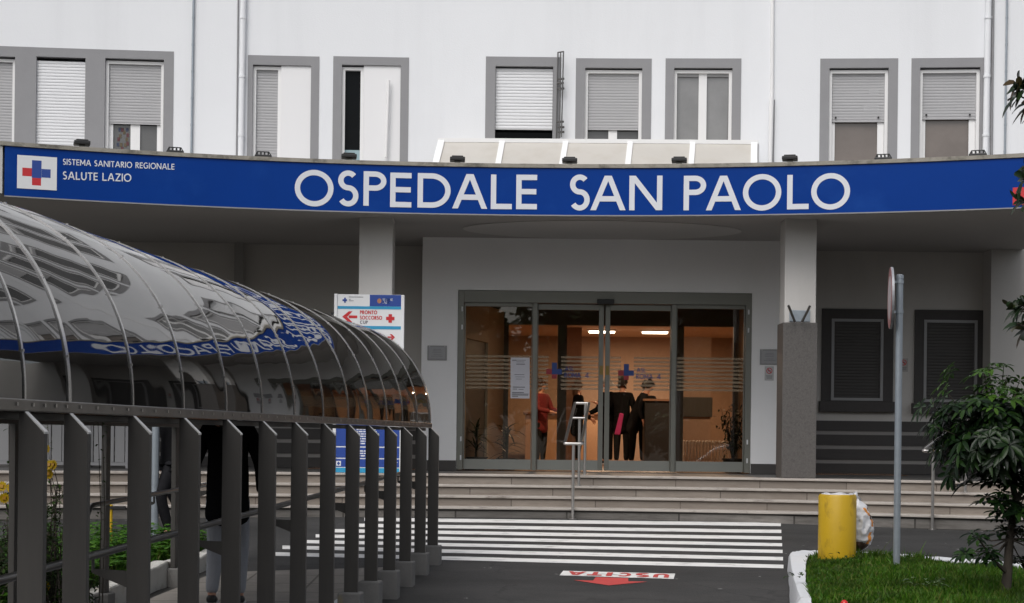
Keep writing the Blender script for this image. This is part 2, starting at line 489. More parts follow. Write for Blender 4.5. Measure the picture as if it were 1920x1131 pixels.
# asphalt
def asphalt():
    m, n, l, p = newmat('asphalt')
    p.inputs['Roughness'].default_value = .82
    tc = n.new('ShaderNodeTexCoord')
    def noise(sc, det=6, ro=.6, st=(1, 1, 1)):
        mp = n.new('ShaderNodeMapping'); mp.inputs['Scale'].default_value = st
        l.new(tc.outputs['Object'], mp.inputs[0])
        z = n.new('ShaderNodeTexNoise'); z.inputs['Scale'].default_value = sc
        z.inputs['Detail'].default_value = det; z.inputs['Roughness'].default_value = ro
        l.new(mp.outputs[0], z.inputs['Vector'])
        return z
    a = noise(.8, 8, .65, (.6, 1.6, 1)); b = noise(85, 3)
    r = n.new('ShaderNodeValToRGB')
    r.color_ramp.elements[0].position = .32; r.color_ramp.elements[0].color = (.017, .0167, .0163, 1)
    r.color_ramp.elements[1].position = .68; r.color_ramp.elements[1].color = (.046, .0447, .0434, 1)
    l.new(a.outputs['Fac'], r.inputs[0])
    mx = n.new('ShaderNodeMix'); mx.data_type = 'RGBA'; mx.blend_type = 'OVERLAY'; mx.inputs[0].default_value = .95
    l.new(r.outputs[0], mx.inputs[6]); l.new(b.outputs['Fac'], mx.inputs[7])
    sp = noise(9, 3, .5)                               # paint chips and pale grit
    mr = n.new('ShaderNodeMapRange'); mr.inputs['From Min'].default_value = .735; mr.inputs['From Max'].default_value = .77
    l.new(sp.outputs['Fac'], mr.inputs['Value'])
    m2 = n.new('ShaderNodeMix'); m2.data_type = 'RGBA'
    l.new(mr.outputs[0], m2.inputs[0]); l.new(mx.outputs[2], m2.inputs[6]); m2.inputs[7].default_value = (.33, .33, .32, 1)
    vo = n.new('ShaderNodeTexVoronoi'); vo.feature = 'DISTANCE_TO_EDGE'; vo.inputs['Scale'].default_value = .42
    wv = noise(1.7, 4); va = n.new('ShaderNodeVectorMath'); va.operation = 'SCALE'; va.inputs[3].default_value = .9
    l.new(wv.outputs['Color'], va.inputs[0]); vb = n.new('ShaderNodeVectorMath'); l.new(tc.outputs['Object'], vb.inputs[0]); l.new(va.outputs[0], vb.inputs[1]); l.new(vb.outputs[0], vo.inputs['Vector'])
    ck = n.new('ShaderNodeMapRange'); ck.inputs['From Min'].default_value = .004; ck.inputs['From Max'].default_value = .012; ck.inputs['To Min'].default_value = .75; ck.inputs['To Max'].default_value = 0
    l.new(vo.outputs['Distance'], ck.inputs['Value'])
    pt = noise(.33, 3, .5, (1, 1.5, 1)); pr = n.new('ShaderNodeMapRange'); pr.inputs['From Min'].default_value = .54; pr.inputs['From Max'].default_value = .60; pr.inputs['To Max'].default_value = .45
    l.new(pt.outputs['Fac'], pr.inputs['Value'])
    mm_ = n.new('ShaderNodeMath'); mm_.operation = 'MAXIMUM'; l.new(ck.outputs[0], mm_.inputs[0]); l.new(pr.outputs[0], mm_.inputs[1])
    m3 = n.new('ShaderNodeMix'); m3.data_type = 'RGBA'; l.new(mm_.outputs[0], m3.inputs[0]); l.new(m2.outputs[2], m3.inputs[6]); m3.inputs[7].default_value = (.016, .0155, .015, 1)
    l.new(m3.outputs[2], p.inputs['Base Color'])
    bp = n.new('ShaderNodeBump'); bp.inputs['Strength'].default_value = .5; bp.inputs['Distance'].default_value = .006
    l.new(b.outputs['Fac'], bp.inputs['Height']); l.new(bp.outputs[0], p.inputs['Normal'])
    return m
M['asphalt'] = asphalt()
# tinted vault sheet
def vault():
    m, n, l, p = newmat('bronze_tinted_sheet')
    p.inputs['IOR'].default_value = 1.95
    tc = n.new('ShaderNodeTexCoord'); nz = n.new('ShaderNodeTexNoise')
    nz.inputs['Scale'].default_value = 1.6; nz.inputs['Detail'].default_value = 1
    l.new(tc.outputs['Object'], nz.inputs['Vector'])
    bp = n.new('ShaderNodeBump'); bp.inputs['Strength'].default_value = .05; bp.inputs['Distance'].default_value = .1
    l.new(nz.outputs['Fac'], bp.inputs['Height']); l.new(bp.outputs[0], p.inputs['Normal'])
    du = n.new('ShaderNodeTexNoise'); du.inputs['Scale'].default_value = 7; du.inputs['Detail'].default_value = 8; du.inputs['Roughness'].default_value = .7
    l.new(tc.outputs['Object'], du.inputs['Vector'])
    mr = n.new('ShaderNodeMapRange'); mr.inputs['From Min'].default_value = .4; mr.inputs['From Max'].default_value = .75
    l.new(du.outputs['Fac'], mr.inputs['Value'])
    mc = n.new('ShaderNodeMix'); mc.data_type = 'RGBA'; l.new(mr.outputs[0], mc.inputs[0])
    mc.inputs[6].default_value = (.014, .0125, .011, 1); mc.inputs[7].default_value = (.034, .031, .028, 1)
    l.new(mc.outputs[2], p.inputs['Base Color'])
    ro_ = n.new('ShaderNodeMapRange'); ro_.inputs['To Min'].default_value = .004; ro_.inputs['To Max'].default_value = .035
    l.new(du.outputs['Fac'], ro_.inputs['Value']); l.new(ro_.outputs[0], p.inputs['Roughness'])
    tr = n.new('ShaderNodeBsdfTransparent'); tr.inputs['Color'].default_value = (.62, .56, .50, 1)
    p.inputs['Specular IOR Level'].default_value = 0.0
    mx = n.new('ShaderNodeMixShader'); mx.inputs[0].default_value = .34
    l.new(p.outputs[0], mx.inputs[1]); l.new(tr.outputs[0], mx.inputs[2])
    fr = n.new('ShaderNodeFresnel'); fr.inputs['IOR'].default_value = 1.85; l.new(bp.outputs[0], fr.inputs['Normal'])
    gl = n.new('ShaderNodeBsdfGlossy'); l.new(ro_.outputs[0], gl.inputs['Roughness']); l.new(bp.outputs[0], gl.inputs['Normal']); gl.inputs['Color'].default_value = (.97, .97, .97, 1)
    m2 = n.new('ShaderNodeMixShader'); l.new(fr.outputs[0], m2.inputs[0]); l.new(mx.outputs[0], m2.inputs[1]); l.new(gl.outputs[0], m2.inputs[2])
    l.new(m2.outputs[0], n['Material Output'].inputs['Surface'])
    return m
M['vault'] = vault()

# ------------------------------------------------------------------ stroke lettering
TK = .155
def arcp(cx, cy, rx, ry, a0, a1, n=20):
    return [(cx + rx * math.cos(math.radians(a0 + (a1 - a0) * i / n)), cy + ry * math.sin(math.radians(a0 + (a1 - a0) * i / n))) for i in range(n + 1)]
def glyph(ch, t=TK):
    h = t / 2
    E = lambda w: w - h
    if ch == 'O':
        w = 1.10; return w, [arcp(w/2, .5, w/2-h, .53-h, 90, 450, 40)]
    if ch == 'S':
        w = .58
        return w, [arcp(w/2, .7325, w/2-h-.01, .2125, 38, 270, 20) + arcp(w/2, .2875, w/2-h, .2325, 90, -148, 20)[1:]]
    if ch == 'P':
        w = .65; return w, [[(h, 0), (h, 1)], [(h, 1-h), (.33, 1-h)] + arcp(.33, .72, w-.33-h, .28-h, 90, -90, 14) + [(h, .44+h)]]
    if ch == 'R':
        w = .70; return w, [[(h, 0), (h, 1)], [(h, 1-h), (.32, 1-h)] + arcp(.32, .73, .62-.32-h, .27-h, 90, -90, 14) + [(h, .46+h)], [(.30, .50), (w-h, 0)]]
    if ch == 'B':
        w = .65; return w, [[(h, 0), (h, 1)], [(h, 1-h), (.3, 1-h)] + arcp(.3, .75, .25, .25-h, 90, -90, 12) + [(h, .5+h)], [(h, .5), (.3, .5)] + arcp(.3, .25+h/2, .28, .25-h/2, 90, -90, 12) + [(h, h)]]
    if ch == 'E':
        w = .60; return w, [[(h, 0), (h, 1)], [(h, 1-h), (w, 1-h)], [(h, .51), (w-.02, .51)], [(h, h), (w, h)]]
    if ch == 'F':
        w = .57; return w, [[(h, 0), (h, 1)], [(h, 1-h), (w, 1-h)], [(h, .51), (w-.04, .51)]]
    if ch == 'D':
        w = .95; return w, [[(h, 0), (h, 1)], [(h, 1-h), (.40, 1-h)] + arcp(.40, .5, w-.40-h, .5-h, 90, -90, 24) + [(h, h)]]
    if ch == 'A':
        w = .98; return w, [[(h*.9, 0), (w/2-h*.25, 1)], [(w/2+h*.25, 1), (w-h*.9, 0)], [(.2, .33), (w-.2, .33)]]
    if ch == 'L':
        w = .62; return w, [[(h, 0), (h, 1)], [(h, h), (w, h)]]
    if ch == 'N':
        w = .95; return w, [[(h, 0), (h, 1)], [(w-h, 0), (w-h, 1)], [(h*1.1, 1), (w-h*1.1, 0)]]
    if ch == 'I':
        return t, [[(h, 0), (h, 1)]]
    if ch == 'T':
        w = .72; return w, [[(w/2, 0), (w/2, 1-h)], [(0, 1-h), (w, 1-h)]]
    if ch == 'M':
        w = 1.0; return w, [[(h, 0), (h, 1)], [(w-h, 0), (w-h, 1)], [(h, 1), (w/2, .25)], [(w/2, .25), (w-h, 1)]]
    if ch == 'C':
        w = .88; return w, [arcp(w/2+.05, .5, w/2-h+.02, .53-h, 48, 312, 28)]
    if ch == 'G':
        w = .95; return w, [arcp(w/2, .5, w/2-h, .53-h, 48, 320, 28), [(w-h-.02, .10), (w-h-.02, .47)], [(w-.35, .47), (w, .47)]]
    if ch == 'U':
        w = .80; return w, [[(h, 1), (h, .38)] + arcp(w/2, .38, w/2-h, .40-h, 180, 360, 18) + [(w-h, 1)]]
    if ch == 'Z':
        w = .78; return w, [[(.03, 1-h), (w, 1-h)], [(w-h*1.3, 1-h), (h*1.3, h)], [(0, h), (w, h)]]
    if ch == 'V':
        w = .9; return w, [[(h, 1), (w/2, 0)], [(w/2, 0), (w-h, 1)]]
    if ch == '4':
        w = .68; return w, [[(w-.18, 0), (w-.18, 1)], [(w-.2, 1-h), (h, .3)], [(0, .27), (w, .27)]]
    if ch == '-':
        return .4, [[(.04, .42), (.36, .42)]]
    return .38, []
def stroke_quads(pts, t):
    closed = abs(pts[0][0]-pts[-1][0]) < 1e-6 and abs(pts[0][1]-pts[-1][1]) < 1e-6 and len(pts) > 3
    pts = [p for i, p in enumerate(pts) if i == 0 or abs(p[0]-pts[i-1][0])+abs(p[1]-pts[i-1][1]) > 1e-5]
    P = [Vector((p[0], p[1])) for p in pts]
    n = len(P); L = []; R = []
    for i in range(n):
        if closed:
            a = P[(i-1) % (n-1)]; b = P[(i+1) % (n-1)]
            d = (b - a).normalized(); nr = Vector((-d.y, d.x)); k = 1
        else:
            d0 = (P[i]-P[i-1]).normalized() if i else (P[1]-P[0]).normalized()
            d1 = (P[i+1]-P[i]).normalized() if i < n-1 else d0
            d = (d0+d1).normalized(); nr = Vector((-d.y, d.x)); k = 1/max(.5, d.dot(d1))
        L.append(P[i] + nr*t/2*k); R.append(P[i] - nr*t/2*k)
    if n == 2 and abs(d.y) > .3 and abs(d.x) > .01:      # cut slanted strokes level at top and foot
        for i in (0, 1):
            for Q in (L, R):
                Q[i] = Q[i] + d*((P[i].y - Q[i].y)/d.y)
    return L, R
def letter(mb, ch, u0, u1, v0, v1, fn, t=TK, d0=0.0, mi=0):
    """lay one glyph into the box (u0..u1, v0..v1); fn(u, v, depth) gives the point"""
    wd, strokes = glyph(ch, t)
    hh = v1 - v0
    sx = (u1 - u0) / wd
    k = 0
    for st in strokes:
        L, R = stroke_quads([(p[0]*sx/hh, p[1]) for p in st], t)
        d = d0 + .0006 * k; k += 1
        vs = []
        for a, b in zip(L, R):
            vs += [fn(u0 + a.x*hh, v0 + a.y*hh, d), fn(u0 + b.x*hh, v0 + b.y*hh, d)]
        mb.add(vs, [(2*i, 2*i+1, 2*i+3, 2*i+2) for i in range(len(L)-1)], mi)
def text(mb, s, u0, v0, h, fn, gap=.14, width=None, t=TK, d0=0.0, mi=0):
    ws = [glyph(c, t)[0] for c in s]
    tot = sum(ws) + gap*(len(s)-1)
    sx = (width / (tot*h)) if width else 1.0
    u = u0
    for c, w_ in zip(s, ws):
        if glyph(c, t)[1]:
            letter(mb, c, u, u + w_*h*sx, v0, v0 + h, fn, t, d0, mi)
        u += (w_ + gap)*h*sx
    return u
#PART2
# ------------------------------------------------------------------ ground, road, path, kerbs
mb = MB()
ys = [-60, -10, 0, 5, 9, 9.8, 10.4, 12, 14, 16, 18, 20, 22, 24, 60]
xs = [-60, -12, -6, -3, 0, 3, 6, 12, 60]
vs = [(x, y, road_z(y)) for y in ys for x in xs]
nx = len(xs)
mb.add(vs, [(j*nx+i, j*nx+i+1, (j+1)*nx+i+1, (j+1)*nx+i) for j in range(len(ys)-1) for i in range(nx-1)])
o = mb.build('road', M['asphalt'])
setp(o, 'dark grey asphalt forecourt rising to the entrance steps', 'road', kind='structure')

DV = Vector((.11, 1, 0)).normalized()        # direction of the covered walkway
NV = Vector((-1, .11, 0)).normalized()       # across it, towards the left
K0 = Vector((-.734 - .07, 16.66, 0))         # far right post
SY = .8207
def row(Y, off=0.0, z=0.0):                  # point on the right row of posts, off metres to the left
    b = Vector((K0.x - .11*(16.66 - Y), Y, 0)) + NV*off
    return Vector((b.x, b.y, z))
WID = 2.05                                   # distance between the two rows of posts
def strip(name, o0, o1, Y0, Y1, zf, m, label, n=12, depth=.25, wob=0.0, cat='kerb', bevel=.02, col=None):
    b = MB()
    vs = []
    r_ = random.Random(len(name) + int(o0*100))
    for i in range(n+1):
        Y = Y0 + (Y1-Y0)*i/n
        w1, w2, w3 = [(r_.random()-.5)*wob for _ in range(3)]
        z = zf(Y) + w3
        p0, p1 = row(Y, o0 + w1), row(Y, o1 + w2)
        vs += [(p0.x, p0.y, z), (p1.x, p1.y, z), (p1.x, p1.y, z-depth), (p0.x, p0.y, z-depth)]
    fs = []
    for i in range(n):
        a = 4*i
        fs += [(a+k, a+(k+1) % 4, a+4+(k+1) % 4, a+4+k) for k in range(4)]
    e = 4*n
    fs += [(3, 2, 1, 0), (e, e+1, e+2, e+3)]
    b.add(vs, fs)
    ob = b.build(name, m, bevel=bevel)
    return setp(ob, label, cat, kind='structure')
strip('footpath', .29, WID-.06, 5.0, 16.62, lambda Y: path_z(Y), M['paver'], 'beige tiled footpath under the tinted canopy', cat='path')
strip('kerb', .08, .27, 5.0, 16.60, lambda Y: path_z(Y)+.075, M['kerbwhite'], 'white painted kerb along the right edge of the footpath', n=40, wob=.012)

# road markings
yt_ = [975.2, 987.4, 998.8, 1010.4, 1022.2, 1034.4, 1048.0]
yb_ = [981.6, 993.6, 1005.0, 1016.3, 1028.2, 1041.0, 1054.8]
for i, (a, b) in enumerate(zip(yt_, yb_)):
    sl_ = .0125 + .0125*i/6
    mb = MB()
    vs = []
    xl = 681 - 166*(a-976)/64
    xr = 1464 + 5*i/6
    N_ = 10
    for k in range(N_+1):
        x = xl + (xr-xl)*k/N_
        jt = random.uniform(-.25, .25)
        vs += [onroad(x, a + sl_*(x-1000)+jt, .004), onroad(x, b + sl_*(x-1000)+jt, .004)]
    mb.add(vs, [(2*k, 2*k+1, 2*k+3, 2*k+2) for k in range(N_)])
    o = mb.build('crosswalk_stripe', M['paint'])
    setp(o, 'white painted stripe, %s of the seven counted from the steps' % ['first', 'second', 'third', 'fourth', 'fifth', 'sixth', 'seventh'][i], 'road marking', 'stripes of the pedestrian crossing', 'structure')
cs = [(1056, 1071), (1266, 1076.5), (1263, 1086.3), (1049, 1079.6)]     # exit panel corners, far left first
q = [onroad(x, y, .004) for x, y in cs]
mk = thing('exit_marking', 'white panel with upside down red USCITA and a red arrow painted on the asphalt', 'road marking', tuple(q[3]))
mk['kind'] = 'structure'
mb = MB(); mb.sheet(q[3], q[2], q[1], q[0]); mb.build('panel', M['paint'], mk)
def pfn(u, v, d):                              # u from the right end to the left, v from far (foot of letters) to near
    a = q[1].lerp(q[0], u); b = q[2].lerp(q[3], u)
    p = a.lerp(b, v); return (p.x, p.y, p.z + .003 + d)
mb = MB()
us = [(.045, .185), (.215, .345), (.375, .505), (.545, .60), (.635, .765), (.785, .945)]
for c, (a, b) in zip('USCITA', us):
    wd, st = glyph(c, .26)
    kk = 0
    for s_ in st:
        L, R = stroke_quads(s_, .24)
        d = .0006*kk; kk += 1
        vs = []
        for l_, r_ in zip(L, R):
            vs += [pfn(a+(b-a)*min(1, max(0, l_.x/wd)), .14+.72*min(1.05, max(-.05, l_.y)), d), pfn(a+(b-a)*min(1, max(0, r_.x/wd)), .14+.72*min(1.05, max(-.05, r_.y)), d)]
        mb.add(vs, [(2*i, 2*i+1, 2*i+3, 2*i+2) for i in range(len(L)-1)])
mb.build('lettering', M['redpaint'], mk)
mb = MB()
pa = [onroad(x, y, .004) for x, y in [(1117, 1082.9), (1178, 1084.6), (1178, 1090.6), (1214, 1091.6), (1141, 1098.4), (1075, 1088.4), (1112, 1089.4)]]
mb.add(pa, [(0, 1, 2, 6), (2, 3, 4), (6, 2, 4), (5, 6, 4)])
mb.build('arrow', M['redpaint'], mk)

# ------------------------------------------------------------------ the hospital: shell
AC = 3.88                                     # centre of the curve of canopy and steps
def arc(Rr, th, z):
    return (Rr*math.sin(th), AC + Rr*math.cos(th), z)
Tarc = lambda s, r, z: arc(r, s, z)           # box corners given as (angle, radius, height)
ZF = HC - .541                                # entrance floor
ZS = HC + 3.04                                # soffit
H = thing('hospital_building', 'white hospital building with grey framed windows over a deep curved entrance canopy', 'building', (0, 26, ZF))
# facade on a gentle curve
FR, FC = 78.0, -52.0
def fac(px, py):
    dx, dz = ray(px, py)
    a, b, c = dx*dx+1, -2*FC, FC*FC-FR*FR
    Y = (-b + math.sqrt(b*b-4*a*c))/(2*a)
    return FR*math.asin(dx*Y/FR), HC+dz*Y
def Tf(s, n, z):
    r = FR - n; t = s/FR
    return (r*math.sin(t), FC + r*math.cos(t), z)
def fb(): return MB(Tf)
ZB, ZL, ZT = HC+3.95, HC+3.4, HC+14.0
wins = [
    # surround x0, x1, top ; opening x0, x1, top ; kind
    dict(sx=(-150, None), st=86, o=(-100, 28, 104), k='A0'),
    dict(o=(67, 160, 107), k='A1'),
    dict(o=(196, 307, 110), k='A2'),
    dict(s=(464, 598, 105), o=(473, 583, 122), k='B1'),
    dict(s=(624, 766, 107), o=(640, 751, 122), k='B2'),
    dict(s=(910, 1050, 107), o=(928, 1037, 124), k='C1'),
    dict(s=(1079, 1221, 110), o=(1096, 1204, 127), k='C2'),
    dict(s=(1247, 1389, 110), o=(1263, 1373, 127), k='C3'),
    dict(s=(1537, 1683, 110), o=(1554, 1666, 127), k='D1'),
    dict(s=(1708, 1844, 109), o=(1724, 1838, 126), k='D2'),
]
mb = fb()
ops = []
for d in wins:
    x0, x1, t = d['o']
    yy = 200
    s0 = fac(x0, yy)[0]; s1 = fac(x1, yy)[0]; zt = fac((x0+x1)/2, t)[1]
    d['S'] = (s0, s1, zt); ops.append((s0, s1, zt))
SA, SB = -13.0, 13.0
cur = SA
for s0, s1, zt in ops:
    mb.box(cur, s0, -.35, 0, ZL, ZT, nx=max(1, int((s0-cur)/.6)))
    mb.box(s0, s1, -.35, 0, zt, ZT, nx=2)
    mb.box(s0, s1, -.35, 0, ZL, ZB, nx=2)
    cur = s1
mb.box(cur, SB, -.35, 0, ZL, ZT, nx=8)
mb.build('facade', M['stucco'], H)
# rooms behind the windows
mb = fb()
for s0, s1, zt in ops: mb.box(s0-.1, s1+.1, -.75, -.45, ZB-.1, zt+.1)
mb.build('dark_room', M['darkroom'], H)

def roller(mb, s0, s1, z0, z1, n, pitch=.047):          # shutter of rounded slats
    z = z1
    prof = [(0, 0), (.003, -.006), (.004, -.02), (.003, -.036), (0, -.042), (-.002, -.047)]
    while z > z0 + .01:
        zz = [max(z0, z + p[1]) for p in prof]
        vs = []
        for p, h_ in zip(prof, zz): vs += [(s0, n+p[0], h_), (s1, n+p[0], h_)]
        mb.add(vs, [(2*i, 2*i+1, 2*i+3, 2*i+2) for i in range(5)])
        z -= pitch
    mb.box(s0, s1, n-.02, n-.0045, z0, z1)
    return mb
def frame(mb, s0, s1, z0, z1, t, n0, n1, mull=None, mw=.05):
    mb.box(s0, s0+t, n0, n1, z0, z1); mb.box(s1-t, s1, n0, n1, z0, z1)
    mb.box(s0+t, s1-t, n0, n1, z1-t, z1); mb.box(s0+t, s1-t, n0, n1, z0, z0+t)
    for m_ in mull or []: mb.box(m_-mw/2, m_+mw/2, n0, n1, z0+t, z1-t)
def winpart(d, label=None):
    s0, s1, zt = d['S']
    fr = fb()
    if 's' in d:
        a = fac(d['s'][0], 200)[0]; b = fac(d['s'][1], 200)[0]; top = fac((d['s'][0]+d['s'][1])/2, d['s'][2])[1]
        fr.box(a, s0+.004, -.20, .008, ZB, top); fr.box(s1-.004, b, -.20, .008, ZB, top)
        fr.box(s0+.004, s1-.004, -.20, .008, zt-.004, top); fr.box(a, b, -.2, .03, ZB-.06, ZB+.002)
    p = fr.build('window', M['greypaint'], H)
    if label: p['label'] = label
    return p, s0, s1, zt
def zat(px, py): return fac(px, py)[1]
# left group of three under one grey surround
d = wins[0]; s0, s1, zt = d['S']
fr = fb()
sa = fac(-150, 200)[0]; se = fac(325, 200)[0]; tp = fac(160, 92)[1]
b0, b1, b2 = wins[0]['S'], wins[1]['S'], wins[2]['S']
fr.box(sa, b0[0]+.004, -.2, .008, ZB, tp)
fr.box(b0[1]-.004, b1[0]+.004, -.2, .008, ZB, tp); fr.box(b1[1]-.004, b2[0]+.004, -.2, .008, ZB, tp); fr.box(b2[1]-.004, se, -.2, .008, ZB, tp)
for q_ in (b0, b1, b2): fr.box(q_[0]+.004, q_[1]-.004, -.2, .008, q_[2]-.004, tp)
p = fr.build('window', M['greypaint'], H); p['label'] = 'group of three shuttered windows in one grey surround at the far left'
m2 = fb(); frame(m2, b0[0]+.004, b0[1]-.004, ZB, b0[2]-.03, .05, -.12, -.06); m2.build('frame', M['white'], p)
m2 = fb(); frame(m2, b2[0]+.004, b2[1]-.004, ZB, b2[2]-.03, .05, -.12, -.06)
zs2 = zat(250, 231)
m2.box(b2[0]+.054, b2[0]+.12, -.155, -.125, ZB, zs2); m2.box(b2[1]-.12, b2[1]-.054, -.155, -.125, ZB, zs2)
mm = fac(252, 200)[0]; m2.box(mm-.075, mm+.075, -.155, -.125, ZB, zs2)
m2.build('frame', M['white'], p)
m2 = fb(); roller(m2, b0[0]+.055, b0[1]-.055, ZB+.05, b0[2]-.085, -.10); m2.build('shutter', M['shutgrey'], p)
m2 = fb(); roller(m2, b2[0]+.055, b2[1]-.055, zs2, b2[2]-.085, -.10)
m2.build('shutter', M['shutgrey'], p)
m2 = fb(); roller(m2, b1[0]+.004, b1[1]-.004, ZB, b1[2]-.06, -.05, .050); m2.build('shutter', M['shutwhite'], p)
m2 = fb(); m2.box(b2[0]+.12, b2[1]-.12, -.18, -.165, ZB, zs2); m2.build('pane', M['pane_grey'], p)
m2 = fb(); zc = zat(228, 258); sc_ = fac(229, 200)[0]     # small stained picture in the pane
for i in range(14):
    t = 2*PI*i/14; rr = .055 + .02*(i % 3)
    m2.box(sc_+rr*math.cos(t)-.02, sc_+rr*math.cos(t)+.02, -.163, -.160+.0003*i, zc+2.1*rr*math.sin(t)-.03, zc+2.1*rr*math.sin(t)+.03, mi=i % 3)
m2.build('picture', [mat('picture_ochre', (.10, .075, .04)), mat('picture_red', (.10, .03, .035)), mat('picture_blue', (.04, .05, .09))], p)
# B1
p, s0, s1, zt = winpart(wins[3], 'window half filled by a white panel at the right')
sm = fac(526, 200)[0]
m2 = fb(); frame(m2, s0+.004, sm, ZB, zt-.02, .05, -.12, -.05); m2.build('frame', M['white'], p)
m2 = fb(); roller(m2, s0+.054, sm-.05, ZB+.05, zt-.07, -.10); m2.build('shutter', M['shutgrey'], p)
m2 = fb(); m2.box(sm+.004, s1-.006, -.15, -.02, ZB, zt-.006); m2.build('panel', M['whitepanel'], p)
# B2
p, s0, s1, zt = winpart(wins[4], 'narrow black pane beside a wide white panel')
sm = fac(681, 200)[0]
m2 = fb(); frame(m2, s0+.004, sm, ZB, zt-.03, .05, -.12, -.05); m2.build('frame', M['white'], p)
m2 = fb(); m2.box(s0+.054, sm-.05, -.14, -.12, zat(663, 279), zt-.08); m2.build('pane', M['pane_black'], p)
m2 = fb(); m2.box(s0+.054, sm-.05, -.14, -.12, ZB+.05, zat(663, 279)-.002); m2.build('pane', mat('pale_blue_pane', (.30, .42, .46), .1), p)
m2 = fb(); m2.box(sm+.004, s1-.006, -.15, -.02, ZB, zt-.006); m2.build('panel', M['whitepanel'], p)
# C1
p, s0, s1, zt = winpart(wins[5], 'window with a white roller shutter open at the bottom')
m2 = fb(); roller(m2, s0+.008, s1-.008, zat(980, 242), zt-.03, -.06, .052); m2.build('shutter', M['shutwhite'], p)
m2 = fb(); m2.box(s0+.004, s1-.004, -.2, -.19, ZB, zt); m2.build('pane', M['pane_black'], p)
# C2
p, s0, s1, zt = winpart(wins[6], 'window with a grey shutter down over most of it')
m2 = fb(); frame(m2, s0+.004, s1-.004, ZB, zt-.03, .05, -.12, -.05)
mm = fac(1150, 200)[0]; zz = zat(1150, 242); m2.box(mm-.07, mm+.07, -.155, -.125, ZB+.05, zz); m2.build('frame', M['white'], p)
m2 = fb(); roller(m2, s0+.055, s1-.055, zz, zt-.08, -.10); m2.build('shutter', M['shutgrey'], p)
m2 = fb(); m2.box(s0+.055, s1-.055, -.18, -.165, ZB, zz+.05); m2.build('pane', M['pane_grey'], p)
# C3
p, s0, s1, zt = winpart(wins[7], 'unshuttered window with two glossy panes')
m2 = fb(); frame(m2, s0+.004, s1-.004, ZB, zt-.03, .05, -.12, -.05)
mm = fac(1318, 200)[0]; m2.box(mm-.065, mm+.065, -.125, -.085, ZB+.05, zt-.08); m2.build('frame', M['white'], p)
for a, b in ((s0+.055, mm-.065), (mm+.065, s1-.055)):
    m2 = fb(); m2.box(a, b, -.15, -.13, ZB+.05, zt-.08); m2.build('pane', M['pane_pale'], p)
m2 = fb(); roller(m2, s0+.055, s1-.055, zt-.13, zt-.08, -.10); m2.build('shutter', M['shutgrey'], p)
# D1, D2
for d, ys_, lb in ((wins[8], 227, 'window with a half lowered grey shutter with two patches of pinholes'), (wins[9], 222, 'half shuttered window next to the right downpipe')):
    p, s0, s1, zt = winpart(d, lb)
    xm = (d['o'][0]+d['o'][1])/2
    zz = zat(xm, ys_)
    m2 = fb(); frame(m2, s0+.004, s1-.004, ZB, zt-.03, .05, -.12, -.05)
    m2.box(s0+.054, s0+.115, -.155, -.125, ZB, zz); m2.box(s1-.155, s1-.054, -.155, -.125, ZB, zz); m2.build('frame', M['white'], p)
    m2 = fb(); roller(m2, s0+.055, s1-.055, zz, zt-.08, -.10); m2.build('shutter', M['shutgrey'], p)
    m2 = fb(); m2.box(s0+.1, s1-.1, -.18, -.165, ZB, zz+.05); m2.build('pane', M['pane_brown'], p)
    if ys_ == 227:
        m2 = fb()
        for (xa, ya, nx_, ny_) in ((1632, 168, 5, 4), (1622, 196, 8, 5)):
            for i in range(nx_):
                for j in range(ny_):
                    c_ = fac(xa + i*3.6 + (j % 2)*1.6, 200)[0]; z_ = zat(xm, ya + j*2.6)
                    m2.box(c_-.006, c_+.006, -.0925, -.088, z_-.004, z_+.004)
        m2.build('pinhole_patch', M['signwhite'], p)
    m2 = fb()
    for c_ in (s0+.11, s1-.16): m2.box(c_, c_+.025, -.092, -.07, zz+.06, zz+.085)
    m2.build('stop', M['black'], p)
# windows of the storey above, above the picture but mirrored in the walkway vault
for d in wins[1:]:
    s0, s1, zt = d['S']; z0, z1 = ZB+3.6, zt+3.6
    m2 = fb(); frame(m2, s0-.17, s1+.17, z0-.1, z1+.17, .17, .001, .012); p = m2.build('window', M['greypaint'], H)
    m2 = fb(); frame(m2, s0+.001, s1-.001, z0+.071, z1-.001, .05, .001, .03); m2.build('frame', M['white'], p)
    zm_ = z1-.05-.9*random.random()
    m2 = fb(); roller(m2, s0+.052, s1-.052, zm_, z1-.052, .026); m2.build('shutter', M['shutgrey'], p)
    m2 = fb(); m2.box(s0+.052, s1-.052, .001, .004, z0+.122, zm_-.001); m2.build('pane', M['pane_grey'], p)
# downpipes and conduits on the facade
def fpipe(name, pa, pb, r, m, n=.05, clips=0, cm=None):
    a = fac(*pa); b = fac(*pb)
    mb = MB(); mb.tube([Tf(a[0], n, a[1]), Tf(b[0], n, b[1])], r, 10)
    for i in range(clips):
        t = (i+.5)/clips; s_ = a[0]+(b[0]-a[0])*t; z_ = a[1]+(b[1]-a[1])*t
        mb.tube([Tf(s_, n, z_-.02), Tf(s_, n, z_+.02)], r*1.18, 10)
    return mb.build(name, m, H, smooth=True)
fpipe('downpipe', (461, -240), (452, 310), .047, M['stucco'], .055, 5)
fpipe('cable', (449.5, -240), (443.5, 310), .012, M['greypaint'], .02)
fpipe('conduit', (367, -240), (359, 310), .018, M['galv'], .03, 11)
fpipe('downpipe', (1857, -240), (1846, 310), .050, M['stucco'], .058, 5)
fpipe('cable', (1864, -240), (1858, 310), .022, M['greypaint'], .02)
fpipe('conduit', (1891, -240), (1883, 310), .016, M['galv'], .03, 11)
fpipe('downpipe', (1450, -240), (1447, 183), .03, M['white'], .02)
fpipe('downpipe', (1446, 183), (1443, 310), .036, M['white'], .06)
